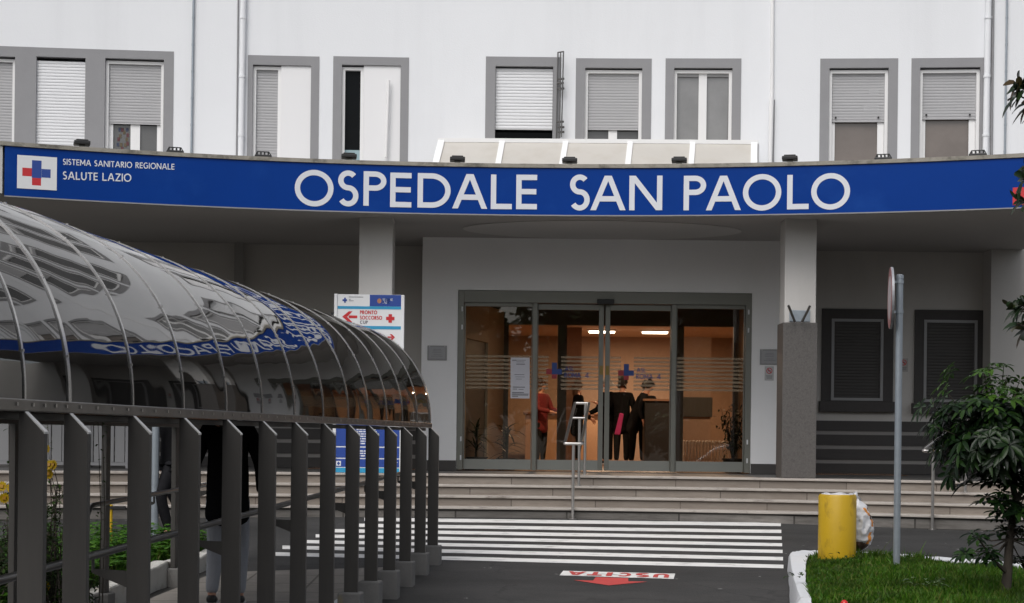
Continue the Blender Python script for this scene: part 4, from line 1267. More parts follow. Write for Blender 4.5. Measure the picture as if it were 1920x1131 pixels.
for nm, o0, o1, z0, z1, m_ in (('edge_rail', .012, .062, HC+.0765, HC+.126, 'rail'), ('edge_rail', 2*OC-.062, 2*OC-.012, HC+.0765, HC+.126, 'rail'), ('eaves_beam', .064, .16, HC+.045, HC+.0745, 'post'), ('eaves_beam', 2*OC-.16, 2*OC-.064, HC+.045, HC+.0745, 'post')):
    if nm == 'eaves_beam': o0 += .012
    mb = MB(); p0, p1, p2, p3 = row(Y0_, o0, z0), row(Y0_, o1, z0), row(Y0_, o1, z1), row(Y0_, o0, z1)
    mb.prism([p0, p1, p2, p3], row(YE, 0)-row(Y0_, 0)); mb.build(nm, M[m_], CW, bevel=.004)
mb = MB()
for k in range(NK):
    for j in range(4):
        Y = Yk(k+1) + (Yk(k)-Yk(k+1))*(j+.5)/4; c = row(Y, .010, HC+.105); mb.obox(c, NV*.004, DV*.007, (0, 0, .007))
o = mb.build('screw', M['steel'], CW); o['kind'] = 'stuff'
for k in range(NK):
    Ya, Yb = Yk(k), Yk(k+1)
    NA, NL = 40, 8
    vs = []
    amp = random.uniform(.002, .0065); ph = random.uniform(0, 6); tl = random.uniform(-.001, .001)
    for i in range(NA+1):
        a = PI*i/NA
        for j in range(NL+1):
            t = j/NL
            bul = amp*math.sin(PI*t)*(.8+.5*math.sin(2.3*a+ph)) + .003*math.sin(3.1*a+ph*2)*math.sin(PI*t) + tl*(t-.5)*math.sin(2*a+ph)
            vs.append(vpt(Ya+(Yb-Ya)*t, a, bul*math.sin(a)**.3 if a > 0 and a < PI-.001 else 0))
    mb = MB(); mb.add(vs, [(i*(NL+1)+j, i*(NL+1)+j+1, (i+1)*(NL+1)+j+1, (i+1)*(NL+1)+j) for i in range(NA) for j in range(NL)])
    o = mb.build('roof_panel', M['vault'], CW, smooth='all')
    md = o.modifiers.new('thick', 'SOLIDIFY'); md.thickness = .005; md.offset = 0
    md = o.modifiers.new('split', 'EDGE_SPLIT'); md.split_angle = math.radians(40)
for k in range(NK+1):
    Y = Yk(k); NA = 48; w2 = .0085 if k not in (0, 12) else .016
    vs = []
    for i in range(NA+1):
        a = PI*i/NA
        for (dy, dr) in ((-w2, .002), (w2, .002), (w2, .008), (-w2, .008)):
            vs.append(vpt(Y+dy, a, dr))
    fs = []
    for i in range(NA):
        b_ = 4*i; fs += [(b_+j, b_+4+j, b_+4+(j+1) % 4, b_+(j+1) % 4) for j in range(4)]
    mb = MB(); mb.add(vs, fs)
    for i in range(9):
        a = PI*(i+.5)/9; p = vpt(Y, a, .008); mb.obox(p, DV*.006, Vector((0, 0, .005)), NV*.005)
    mb.build('rib', M['rib'], CW, smooth=True)
def hz(Y): return HC - .404 + .0261*(Y-14.98)
for nm, off, Ya, Yb, dz in (('handrail', .21, 5.0, 15.9, 0.0), ('handrail', WID-.20, 11.9, 15.6, -.075)):
    mb = MB(); pts = []
    if off > 1: pts += [row(Ya-.12, off, hz(Ya)+dz-.09), row(Ya-.05, off, hz(Ya)+dz-.02)]
    n = 12; pts += [row(Ya+(Yb-Ya)*i/n, off, hz(Ya+(Yb-Ya)*i/n)+dz) for i in range(n+1)]
    if off < 1: pts += [row(Yb+.10, off, hz(Yb)+.005), row(Yb+.16, off, hz(Yb)-.05), row(Yb+.16, off, hz(Yb)-.16)]
    mb.tube(pts, .020, 12); hr = mb.build(nm, M['tubing'], CW, smooth=True)
    for k in range(0, NK, 2):
        Y = Yk(k+1 if off < 1 else k) - .0
        if not Ya-.2 < Y < Yb: continue
        mb = MB(); z = hz(Y)+dz
        o_in, o_post = (off, .040) if off < 1 else (off, WID-.024)
        pl = [row(Y, o_post, z-.07), row(Y, o_post, z-.15), row(Y, o_in, z-.085), row(Y, o_in, z-.065)]
        mb.prism([p - DV*.006 for p in pl], DV*.012)
        mb.tube([row(Y, o_in, z-.08), row(Y, o_in, z-.015)], .008, 8)
        mb.build('bracket', M['post'], hr)

# ------------------------------------------------------------------ wayfinding totem
YT = 22.50
def XT(px, py=700): return at(px, py, YT).x
def ZTm(py): return at(691, py, YT).z
T_ = thing('wayfinding_totem', 'tall white and blue direction board with red arrows standing at the top of the steps', 'direction sign', (XT(691), YT, ZF))
mb = MB(); mb.box(XT(625.5), XT(631.5), YT-.04, YT+.05, ZF+.001, ZTm(552)); mb.box(XT(751), XT(757), YT-.04, YT+.05, ZF+.001, ZTm(553)); mb.build('side_post', M['signwhite'], T_, bevel=.006)
mb = MB(); mb.box(XT(631.6), XT(750.9), YT-.02, YT+.02, ZTm(886.5), ZTm(552.5)); bd = mb.build('panel', M['signwhite'], T_)
def tq(m_, rects, name, d=.003):
    mb = MB()
    for x0, y0, x1, y1 in rects: mb.box(XT(x0), XT(x1), YT-.0202-d, YT-.0202-d+.0015, ZTm(y1), ZTm(y0))
    return mb.build(name, m_, bd)
tq(M['bluevinyl'], [(692, 553, 750.8, 574.5)], 'header')
for y0, y1 in ((574.8, 580), (611.5, 617.5), (655, 660), (700, 705), (877.6, 886.3)): tq(M['cyan'], [(631.8, y0, 750.8, y1)], 'divider')
for y0, y1 in ((742, 798.8), (801, 837), (839.5, 858.8), (861, 876)): tq(M['bluevinyl'], [(631.8, y0, 750.8, y1)], 'index_field')
tq(M['redvinyl'], [(653, 592.3, 669, 597.2), (726, 630.8, 735, 633.2), (727.5, 589, 734, 593.9), (727.5, 600.3, 734, 605), (723, 594, 738.7, 600.2)], 'pictogram', .004)
def ar(pts):
    mb = MB()
    for tri in pts: mb.add([(XT(x), YT-.0235, ZTm(y)) for x, y in tri], [tuple(range(len(tri)))])
    mb.build('arrow', M['redvinyl'], bd)
ar([[(641, 594.6), (653, 584.5), (660, 584.5), (650, 594.6)], [(641, 594.8), (650, 594.8), (660, 605), (653, 605)]])
ar([[(740, 632), (735.5, 632), (730, 626.5), (734, 626.5)], [(735.5, 632.2), (740, 632.2), (734, 638), (730, 638)]])
fn = lambda u, v, d: (u, YT-.0232-d, v)
mb = MB()
text(mb, 'PRONTO', XT(674), ZTm(589.5), .052, fn, width=XT(706)-XT(674), t=.2); text(mb, 'SOCCORSO', XT(674), ZTm(599.5), .052, fn, width=XT(715.5)-XT(674), t=.2)
mb.build('lettering', M['redvinyl'], bd)
mb = MB(); text(mb, 'CUP', XT(674), ZTm(607.8), .046, fn, width=XT(689)-XT(674), t=.2); mb.build('lettering', M['ink'], bd)
mb = MB(); text(mb, 'REGIONE', XT(716), ZTm(564.2), .034, fn, width=XT(735)-XT(716)); text(mb, 'LAZIO', XT(716), ZTm(569.2), .034, fn, width=XT(729)-XT(716)); mb.build('lettering', M['lettergrey'], bd)
mb = MB(); cx_, cz_ = XT(710), ZTm(564.5)
mb.add([(cx_+.032*math.cos(2*PI*i/8), YT-.0245, cz_+.036*math.sin(2*PI*i/8)) for i in range(8)], [tuple(range(8))]); mb.build('crest', mat('crest_orange', (.42, .19, .10)), bd)
tq(M['bluevinyl'], [(644, 559, 647, 561.9), (644, 565.5, 647, 568.5), (641, 562, 649.5, 565.4)], 'emblem', .0042)
tq(M['ink'], [(653, 557.2, 680, 558.0), (653, 562, 656, 562.8), (653, 564.4, 662, 565.2)], 'fine_print', .004)
r_ = random.Random(3)
rc = []
for y in (803, 807.2, 811.6, 816, 820.5, 825, 829.5, 843.5, 848, 852.5):
    x = 670.0
    while x < 706:
        wd = r_.uniform(3, 8); rc.append((x, y+1.2, x+wd, y+3.5)); x += wd+1.2
rc += [(683, 793, 696, 796), (735, 866, 748, 867), (735, 868.4, 744, 869.2)]
tq(M['lettergrey'], rc, 'fine_print', .0046)
tq(M['signwhite'], [(632.5, 865, 641.5, 874)], 'emblem', .0044); tq(M['bluevinyl'], [(635.7, 866.5, 638.2, 868.2), (635.7, 870.8, 638.2, 872.5), (634, 868.3, 640, 870.7)], 'emblem', .0058)
mb = MB(); mb.box(XT(619), XT(626), YT+.02, YT+.05, ZTm(596), ZTm(586)); mb.build('rear_bracket', M['black'], T_)

# ------------------------------------------------------------------ plaques, stickers, notices, flag holder
def plate(name, label, cat, x0, y0, x1, y1, Y, th, m_, group=None, bev=.003):
    a, b = at(x0, y1, Y), at(x1, y0, Y)
    t = thing(name, label, cat, ((a.x+b.x)/2, Y, (a.z+b.z)/2), group=group)
    mb = MB(); mb.box(a.x, b.x, Y-th, Y-.0005, a.z, b.z); mb.build('plate', m_, t, bevel=bev)
    return t, a, b
def fine(t, a, b, Y, rows, m_, name='fine_print'):
    mb = MB(); W_, H_ = b.x-a.x, b.z-a.z
    for u0, v, u1, h in rows: mb.box(a.x+W_*u0, a.x+W_*u1, Y-.0012, Y, a.z+H_*v, a.z+H_*(v+h))
    mb.build(name, m_, t)
pl_m = mat('plaque_grey', (.36, .36, .37), .35, metal=.3, var=.08, scale=12)
for lb, c in (('grey framed plaque on the wall left of the entrance doors', (801.5, 648.5, 838, 675.5)), ('grey framed plaque above the no smoking sign right of the entrance doors', (1424.5, 655.5, 1460.5, 684))):
    t, a, b = plate('wall_plaque', lb, 'plaque', *c, 24.8, .02, M['frame_lo'])
    mb = MB(); mb.box(a.x+.025, b.x-.025, 24.8-.0215, 24.8-.0202, a.z+.025, b.z-.025); mb.build('inset', pl_m, t)
    fine(t, a, b, 24.777, [(.3, .72, .7, .03), (.25, .62, .75, .035), (.25, .52, .72, .03), (.3, .36, .7, .03), (.2, .26, .8, .03)], mat('faint_print', (.24, .24, .25)))
    mb = MB()
    for xx in (a.x+.03, b.x-.03): mb.box(xx-.008, xx+.008, 24.8-.026, 24.8-.0202, b.z-.02, b.z-.006)
    mb.build('screw', M['steel'], t)
def nosmoke(lb, c, Y, m_):
    t, a, b = plate('no_smoking_sign', lb, 'no smoking sign', *c, Y, .006, m_)
    cx, cz, R_ = (a.x+b.x)/2, a.z+(b.z-a.z)*.68, (b.x-a.x)*.33
    mb = MB(); n = 24; vs = []
    for i in range(n):
        q_ = 2*PI*i/n; vs += [(cx+R_*math.cos(q_), Y-.0075, cz+R_*math.sin(q_)), (cx+R_*.76*math.cos(q_), Y-.0075, cz+R_*.76*math.sin(q_))]
    mb.add(vs, [(2*i, 2*i+1, (2*i+3) % (2*n), (2*i+2) % (2*n)) for i in range(n)])
    s_ = R_*.62; mb.add([(cx-s_-.004, Y-.0082, cz+s_), (cx-s_+.008, Y-.0082, cz+s_+.006), (cx+s_+.004, Y-.0082, cz-s_), (cx+s_-.008, Y-.0082, cz-s_-.006)], [(0, 1, 2, 3)])
    mb.build('ring', M['redvinyl'], t)
    mb = MB(); mb.box(cx-R_*.5, cx+R_*.45, Y-.0071, Y-.0064, cz-.010, cz+.008); mb.build('cigarette', M['ink'], t)
    fine(t, a, b, Y-.0064, [(.15, .30, .85, .04), (.2, .22, .8, .03), (.2, .14, .8, .03)], M['ink'])
nosmoke('small no smoking sign under the plaque right of the entrance doors', (1433.5, 687, 1451, 713.5), 24.8, mat('sticker_white', (.5, .5, .5)))
nosmoke('small no smoking sign on the shaded wall right of the traffic sign pole', (1685.5, 672, 1702.5, 697), YR, mat('sticker_clear', (.40, .385, .365)))
fy = YD-.007
for i, (lb, y0, y1) in enumerate((('white paper notice on the left glass, topmost of three', 671, 696.6), ('white paper notice on the left glass, middle one of three', 697, 721.6), ('white paper notice on the left glass with dense print, lowest of three', 722, 747))):
    t, a, b = plate('paper_notice', lb, 'notice', 957.2, y0, 993.2, y1, YD-.0052, .0012, M['paper'], 'paper notices on the left glass panel', 0)
    rows = [[(.08, .78, .32, .06), (.34, .80, .8, .03), (.3, .68, .72, .03), (.3, .5, .75, .06)], [(.2, .75, .72, .04), (.25, .58, .74, .03), (.28, .42, .6, .03)], [(.12, .8, .75, .06), (.12, .66, .34, .05), (.42, .64, .68, .04), (.08, .40, .7, .06), (.08, .30, .95, .05), (.08, .22, .92, .05), (.08, .12, .4, .05)]][i]
    fine(t, a, b, YD-.0066, rows, M['ink'])
fh_ = thing('flag_holder', 'steel holder with two splayed tubes on the right pillar above its granite', 'flag holder', (at(1498, 600, 22.26).x, 22.26, pzt))
mb = MB(); mb.box(at(1480, 590, 22.27).x, at(1519, 590, 22.27).x, 22.262, 22.279, pzt+.012, at(1500, 582, 22.27).z); mb.build('plate', M['galv'], fh_, bevel=.003)
for (xa, ya, xb, yb) in ((1490, 603, 1478.5, 573.5), (1504, 603, 1518.5, 574.5)):
    mb = MB(); mb.tube([at(xa, ya, 22.22), at(xb, yb, 21.98)], .018, 12); tb = mb.build('tube', M['tubing'], fh_, smooth=True)
    e = at(xb, yb, 21.98); d = (e-at(xa, ya, 22.22)).normalized(); mb = MB(); mb.tube([e+d*.0005, e+d*.003], .0145, 10); mb.build('bore', M['black'], tb)

# ------------------------------------------------------------------ stair handrails
def stair_rail(label, fx, fy_, posts, bar, tops):
    Yf = onY = None
    t = thing('stair_handrail', label, 'handrail', tuple(posts[0][0]))
    for (base, topz) in posts:
        mb = MB(); mb.tube([base, Vector((base.x, base.y, topz))], .021, 12); p = mb.build('post', M['steel'], t, smooth=True)
        mb = MB(); mb.lathe(base, [(.05, 0), (.05, .008), (.03, .012)], 16); mb.build('base_plate', M['steel'], p)
    l0, r0 = bar; l1, r1 = tops
    mb = MB()
    k = Vector((0, .03, .012))
    mb.tube([l1, l0+k*2, l0+k*.4+Vector((-.01, 0, 0)), l0, l0.lerp(r0, .1), r0.lerp(l0, .1), r0, r0+k*.4+Vector((.01, 0, 0)), r0+k*2, r1], .021, 12)
    mb.tube([l1, r1], .021, 12); m1, m2 = l1.lerp(l0, .36), r1.lerp(r0, .36); mb.tube([m1-Vector((0, 0, .01)), m2-Vector((0, 0, .01))], .016, 10)
    mb.build('rail', M['steel'], t, smooth=True)
def stp(th, r, z): p = arc(r, th, z); return Vector(p)
def thpx(px, r):
    lo = 0
    for _ in range(30):
        p = arc(r, lo, HC); lo = math.asin(max(-1, min(1, (px-960)/FPX*p[1]/r)))
    return lo
rz_ = road_z(21.5)
for lb, p3, brx, tpx in (('double steel handrail standing alone in the middle of the steps', (1074.5, 1086.5, 1097), (1060, 1091), (1078, 1104)), ('steel handrail on the steps partly hidden by the right shrub', (1749, 1811, 1853), (1733, 1768), (1836, 1866))):
    b0 = stp(thpx(p3[0]+1, 17.62), 17.62, 0); b0.z = road_z(b0.y)+.001
    b1 = stp(thpx(p3[1]-.2, 18.45), 18.45, ZF-.14+.001); b2 = stp(thpx(p3[2], 18.88), 18.88, ZF+.001)
    zb_ = b0.z + 1.015
    L0 = Vector((at(brx[0], 830, b0.y).x, b0.y-.02, zb_)); R0 = Vector((at(brx[1], 830, b0.y).x, b0.y-.02, zb_))
    yk = b2.y
    L1 = Vector((at(tpx[0], 757, yk).x, yk, ZF+1.02)); R1 = Vector((at(tpx[1], 757, yk).x, yk, ZF+1.02))
    f = (b1.y-L0.y)/(yk-L0.y); zm = zb_+(ZF+1.02-zb_)*f
    stair_rail(lb, 0, 0, [(b0, zb_-.012), (b1, zm-.012), (b2, ZF+1.01)], (L0, R0), (L1, R1))

# ------------------------------------------------------------------ street furniture
def pole(label, name, cat, px, pyb, Y, zb_, zt, r, m_):
    b = at(px, pyb, Y); t = thing(name, label, cat, (b.x, Y, zb_))
    mb = MB(); mb.tube([(b.x, Y, zb_-.1), (b.x, Y, zt)], r, 16); mb.build('pole', m_, t, smooth=True)
    mb = MB(); mb.lathe((b.x, Y, zt+.0005), [(r+.003, -.03), (r+.003, .004), (r*.6, .010)], 16); mb.build('cap', m_, t)
    return t, b
BZ = HC - 1.185
t, b = pole('galvanised pole carrying a round traffic sign seen almost edge on', 'traffic_sign', 'traffic sign', 1681, 1050, 15.0, BZ, at(1687, 517, 15).z, .0325, M['galv'])
cz = at(1672, 559, 15).z; sx = at(1673, 559, 15).x
ax = Vector((-1, .163, 0)).normalized(); ay = Vector((0, 0, 1)); az = ax.cross(ay)
def disc(m_, r0, r1, o0, o1, mats, name, n=40):
    mb = MB(); vs = []
    for o_ in (o0, o1):
        for i in range(n):
            q_ = 2*PI*i/n; vs.append(Vector((sx, 15.0, cz))+ax*o_+(az*math.cos(q_)+ay*math.sin(q_))*r1)
    mb.add(vs, [tuple(range(n)), tuple(range(2*n-1, n-1, -1))]+[(i, (i+1) % n, n+(i+1) % n, n+i) for i in range(n)])
    return mb.build(name, mats, t)
disc(0, 0, .29, .0, .022, M['signback'], 'sign_plate'); disc(0, 0, .286, .0225, .024, M['signred'], 'red_rim'); disc(0, 0, .205, .0245, .026, M['signface'], 'sign_face')
mb = MB(); zc_ = cz-.12
for zz in (cz-.13, cz+.15): mb.lathe((b.x, 15.0, zz), [(.036, -.015), (.038, -.015), (.038, .015), (.036, .015)], 16); mb.box(sx-.0, b.x-.03, 14.985, 15.015, zz-.012, zz+.012)
mb.build('clamp', M['galv'], t)
t, b = pole('plain grey metal pole rising from the planting behind the left posts', 'grey_pole', 'pole', 290, 990, 18.4, road_z(18.4), HC+.9, .043, M['galv'])
t, b = pole('short thin yellow post at the roadside left of the grey pole', 'yellow_post', 'post', 208, 990, 18.0, road_z(18.0), at(210, 948, 18).z, .018, M['yellow'])
mb = MB(); mb.box(b.x-.02, b.x+.16, 17.97, 18.03, at(210, 949, 18).z-.03, at(210, 949, 18).z); mb.build('top_arm', M['black'], t)
# yellow bin
YB2 = 15.75
bc = at(1569, 1046, YB2); Rb = 35.2/FPX*YB2; zt = at(1569, 927, YB2).z
t = thing('litter_bin', 'yellow painted cylindrical concrete litter bin standing in the grass', 'litter bin', (bc.x, YB2, BZ))
mb = MB(); mb.lathe((bc.x, YB2, 0), [(Rb*.985, BZ-.05), (Rb, BZ+.02), (Rb, zt-.02), (Rb-.012, zt), (Rb-.045, zt), (Rb-.05, zt-.02), (Rb-.05, zt-.45), (.0, zt-.46)], 48); mb.build('drum', M['yellow'], t, smooth=True)
mb = MB(); vs = []
n = 40
for j, (rr, zz) in enumerate(((Rb-.030, zt-.03), (Rb-.028, zt+.003), (Rb-.055, zt+.010), (Rb-.075, zt-.06), (Rb-.09, zt-.2))):
    for i in range(n):
        q_ = 2*PI*i/n; k = 1+.03*math.sin(7*q_+j)+.02*math.sin(17*q_); vs.append((bc.x+rr*k*math.cos(q_), YB2+rr*k*math.sin(q_), zz+.006*math.sin(5*q_+2)))
mb.add(vs, [(j*n+i, j*n+(i+1) % n, (j+1)*n+(i+1) % n, (j+1)*n+i) for j in range(4) for i in range(n)]); mb.build('bag_liner', M['bagwhite'], t, smooth='all')
# bag behind it
YG = 16.05
gc = at(1609, 985, YG)
t = thing('plastic_bag', 'clear plastic rubbish bag with an orange printed band slumped behind the yellow bin', 'rubbish bag', (gc.x, YG, road_z(YG)))
mb = MB(); vs = []; n, mN = 80, 70
from mathutils import noise as nzm
zt0, zb0 = at(1609, 934, YG).z, at(1609, 1033, YG).z
def bagr(q_, v):
    d = Vector((math.cos(q_), math.sin(q_), v*2.2))
    base_ = .55 + .62*math.sin(PI*(v*.80+.14)) - .35*max(0, v-.8)*2
    k = abs(nzm.noise(d*2.1+Vector((3, 1, 7))))*.30 + abs(nzm.noise(d*4.7))*.10 + nzm.noise(d*9.5)*.025
    return base_*(1.12-k)
for j in range(mN+1):
    v = j/mN
    for i in range(n):
        q_ = 2*PI*i/n; k = bagr(q_, v)*(min(1, (v+.02)*7)**.5)*(min(1, (1.02-v)*6)**.5)
        vs.append((gc.x-.012+.122*k*math.cos(q_)+.016*math.sin(5*v), YG+.13*k*math.sin(q_), zb0+(zt0-zb0)*v+.012*nzm.noise(Vector((q_*2, v*9, 0)))))
fs = [(j*n+i, j*n+(i+1) % n, (j+1)*n+(i+1) % n, (j+1)*n+i) for j in range(mN) for i in range(n)]
mb.add(vs, fs + [tuple(range(n-1, -1, -1)), tuple(range(mN*n, mN*n+n))])
for q_, f in enumerate(mb.f[:-2]):
    j, i = divmod(q_, n); v = j/mN; u = i/n
    wob_ = .03*nzm.noise(Vector((v*7, u*5, 2)))
    c1_ = .93 - .30*abs(v-.48) + wob_                    # printed band, a bent arrow shape
    if abs(u-c1_) < .026+.014*nzm.noise(Vector((v*5, 9, 1))) and .12 < v < .82 and abs(v-.42) > .05: mb.m[q_] = 1
    if .60 < v+wob_ < .80 and .90 < u+wob_ < .985: mb.m[q_] = 2
    if v+wob_*2 < .16 and u < .93: mb.m[q_] = 2
mb.build('bag', [M['bagwhite'], M['orange'], M['cardbrown']], t, smooth='all')
mb = MB(); mb.tube([(gc.x-.02, YG, zt0-.02), (gc.x-.03, YG-.01, zt0+.015), (gc.x-.05, YG-.02, zt0+.04)], [.05, .022, .04], 10); mb.build('knot', M['bagwhite'], t, smooth='all')
# grey sheet fence at far left on the landing
YFn = 23.6
t = thing('sheet_fence', 'grey sheet metal fence on the landing at the far left', 'fence', (at(120, 870, YFn).x, YFn, ZF))
x0, x1 = at(-60, 800, YFn).x, at(243, 800, YFn).x
mb = MB(); x = x0; i = 0
while x < x1-.01:
    xe = min(x+.155, x1); mb.box(x, xe-.012, YFn-(.012 if i % 2 else .0), YFn+.03, ZF+.09, HC+.72); x = xe; i += 1
mb.build('panel', M['fence'], t, bevel=.004)
mb = MB(); mb.box(x0, x1, YFn-.025, YFn+.04, ZF+.04, ZF+.088); mb.box(x0, x1, YFn-.025, YFn+.04, HC+.722, HC+.77); mb.build('rail', M['fence'], t)
for px in (-55, 60, 168, 240):
    c = at(px, 800, YFn).x; mb = MB(); mb.box(c-.025, c+.025, YFn-.03, YFn+.05, ZF+.001, HC+.72); mb.build('post', M['greypaint'], t)
# ------------------------------------------------------------------ planted beds
def flat(px, py, z):
    dx, dz = ray(px, py); Y = (z-HC)/dz
    return Vector((dx*Y, Y, z))
KZ = HC - 1.16
outer = [(1500, 1131), (1495, 1112), (1486.5, 1083), (1482, 1056), (1480, 1037.5), (1486, 1034.5), (1502, 1032.5), (1532, 1031.2), (1600, 1034), (1714, 1040.5), (1790, 1046.5), (1925, 1056)]
inner = [(1524, 1131), (1519, 1116), (1511, 1090), (1510, 1066), (1514, 1043), (1520, 1040.5), (1527, 1039.2), (1540, 1038.6), (1600, 1041), (1714, 1047), (1790, 1053), (1925, 1062.5)]
PO = [flat(x, y, KZ) for x, y in outer]; PI_ = [flat(x, y, KZ) for x, y in inner]
d0 = (PO[0]-PO[2]).normalized()
PO.insert(0, PO[0]+d0*4.5); PI_.insert(0, PI_[0]+d0*4.5)
PO.append(PO[-1]+(PO[-1]-PO[-2]).normalized()*4); PI_.append(PI_[-1]+(PI_[-1]-PI_[-2]).normalized()*4)
mb = MB(); vs = []
def resample(P, seg):
    out = []
    for a, b in zip(P[:-1], P[1:]):
        for i in range(seg): out.append(a.lerp(b, i/seg))
    return out+[P[-1]]
ro, ri = resample(PO, 5), resample(PI_, 5)
r_ = random.Random(11)
for a, b in zip(ro, ri):
    j = lambda s=.012: r_.uniform(-s, s)
    o_ = (a-b); o_.z = 0; o_.normalize()
    vs += [Vector((a.x, a.y, road_z(a.y)-.05))+o_*(.045+j(.02)), a+o_*(.012+j())+Vector((0, 0, -.03+j(.006))), a-o_*.02+Vector((0, 0, j(.006))), b+Vector((0, 0, j(.006)))-o_*j(.015), b+Vector((0, 0, -.12))]
nn = len(ro)
mb.add(vs, [(5*i+k, 5*i+k+1, 5*i+6+k, 5*i+5+k) for i in range(nn-1) for k in range(4)])
o = mb.build('kerb', M['kerbwhite'], smooth=True); setp(o, 'white painted rough kerb round the right grass bed', 'kerb', kind='structure')
mb = MB()
bed = [Vector((p.x, p.y, HC-1.20)) for p in PI_]
far = Vector((9.0, 6.0, HC-1.20))
mb.add(bed+[far], [(i, len(bed), i+1) for i in range(len(bed)-1)])
o = mb.build('soil', M['soil']); setp(o, 'soil of the grass bed at the right', 'ground', kind='structure')
def inside(x, y, poly):
    c = False; n = len(poly)
    for i in range(n):
        a, b = poly[i], poly[i-1]
        if (a.y > y) != (b.y > y) and x < (b.x-a.x)*(y-a.y)/(b.y-a.y)+a.x: c = not c
    return c
poly = bed+[far]
def blades(name, pts, hts, m_, wid=.006, lean=.35):
    n = len(pts); P = np.array(pts); Hh = np.array(hts)
    az = rng.uniform(0, 2*PI, n); ln = rng.uniform(.05, lean, n)*Hh; fz = rng.uniform(0, 2*PI, n)
    wv = np.stack([np.cos(fz), np.sin(fz), np.zeros(n)], 1)*(wid*rng.uniform(.6, 1.5, n))[:, None]
    dv = np.stack([np.cos(az), np.sin(az), np.zeros(n)], 1)
    mid = P+dv*(ln*.35)[:, None]+np.stack([0*Hh, 0*Hh, Hh*.6], 1)
    tip = P+dv*(ln*1.1)[:, None]+np.stack([0*Hh, 0*Hh, Hh], 1)
    V = np.stack([P-wv, P+wv, mid+wv*.8, mid-wv*.8, tip], 1).reshape(-1, 3)
    me = bpy.data.meshes.new(name)
    me.vertices.add(n*5); me.vertices.foreach_set('co', V.ravel())
    idx = np.arange(n)*5
    q = np.stack([idx, idx+1, idx+2, idx+3], 1); t = np.stack([idx+3, idx+2, idx+4], 1)
    loops = np.concatenate([q, t], 1).ravel()
    me.loops.add(n*7); me.loops.foreach_set('vertex_index', loops)
    me.polygons.add(n*2)
    ls = np.empty(n*2, int); ls[0::2] = np.arange(n)*7; ls[1::2] = np.arange(n)*7+4
    me.polygons.foreach_set('loop_start', ls)
    me.update(calc_edges=True); me.validate()
    return link(name, me, m_)
pts, hts = [], []
r_ = random.Random(21)
def nz2(x, y): return .5+.5*math.sin(2.1*x+1.3*math.sin(1.7*y))*math.cos(1.9*y+.8*math.sin(2.3*x))
while len(pts) < 60000:
    x, y = r_.uniform(2.2, 7), r_.uniform(10.5, 17.0)
    if abs(x) > y*.345 or not inside(x, y, poly): continue
    if (x-bc.x)**2+(y-YB2)**2 < (Rb+.01)**2: continue
    k = nz2(x*1.6, y*1.6)
    if min((Vector((x, y, 0))-Vector((a_.x, a_.y, 0))).length for a_ in ri[18:32]) < .05+.07*nz2(x*5, y*6): continue
    if r_.random() > .45+.75*k: continue
    pts.append((x, y, HC-1.20)); hts.append((.026+.048*k)*r_.uniform(.6, 1.4)*(1.8 if r_.random() < .02 else 1)*(1.7 if y > 15.6 and nz2(x*4, y*3) > .5 else 1))
o = blades('grass', pts, hts, M['grass'], .0055, .7)
setp(o, 'green unmown grass in the right bed', 'grass', kind='stuff')

from mathutils import noise as nzm
# leaf makers
def leaf(mb, p, d, up, L, Wd, droop=.25, fold=.18, prof=((0, .12), (.3, .8), (.62, 1.0), (.85, .62), (1, .0)), mi=0):
    d = Vector(d).normalized(); s = d.cross(Vector(up))
    if s.length < 1e-3: s = d.cross(Vector((1, .3, 0)))
    s.normalize(); u = s.cross(d).normalized()
    vs = []
    for t, w_ in prof:
        c = Vector(p)+d*L*t-Vector((0, 0, 1))*droop*L*t*t
        vs += [c-s*Wd/2*w_+u*Wd*fold*w_, c, c+s*Wd/2*w_+u*Wd*fold*w_]
    fs = []
    for i in range(len(prof)-1):
        a = 3*i; fs += [(a, a+1, a+4, a+3), (a+1, a+2, a+5, a+4)]
    mb.add(vs, fs, mi)
def rdir(r_, zmin=-1, zmax=1):
    z = r_.uniform(zmin, zmax); a = r_.uniform(0, 2*PI); q = math.sqrt(1-z*z); return Vector((q*math.cos(a), q*math.sin(a), z))
# umbrella tree (right)
r_ = random.Random(31)
YU = 12.3
base = at(1884, 1122, YU); base.z = HC-1.20
t = thing('umbrella_tree', 'dark glossy umbrella tree with fingered leaves and thin trunk in the right bed', 'shrub', tuple(base))
trunk = [base, at(1889, 1075, YU), at(1893, 1010, YU), at(1905, 940, YU+.03), at(1893, 880, YU), at(1870, 830, YU)]
mb = MB(); mb.tube([trunk[0]-Vector((0, 0, .05))]+trunk, [.045, .042, .036, .032, .026, .02, .012], 10); mb.tube([trunk[1], at(1862, 1050, YU-.1), at(1835, 1010, YU-.2)], [.02, .012, .006], 8); mb.tube([trunk[3], at(1935, 880, YU+.1), at(1950, 820, YU+.1)], [.02, .014, .008], 8)
tops = []
cr = at(1866, 815, YU)
for _ in range(540):
    d = rdir(r_, -.75, 1); k = r_.uniform(.35, 1.0)**.6*(1.0+.35*nzm.noise(d*1.9+Vector((4, 2, 9))))
    if nzm.noise(d*k*3.1+Vector((1, 5, 3))) < -.22: continue
    p = cr+Vector((d.x*.50*k+.03, d.y*.45*k, d.z*.385*k)); 
    tops.append((p, (d+Vector((0, 0, .7))).normalized(), 1.0))
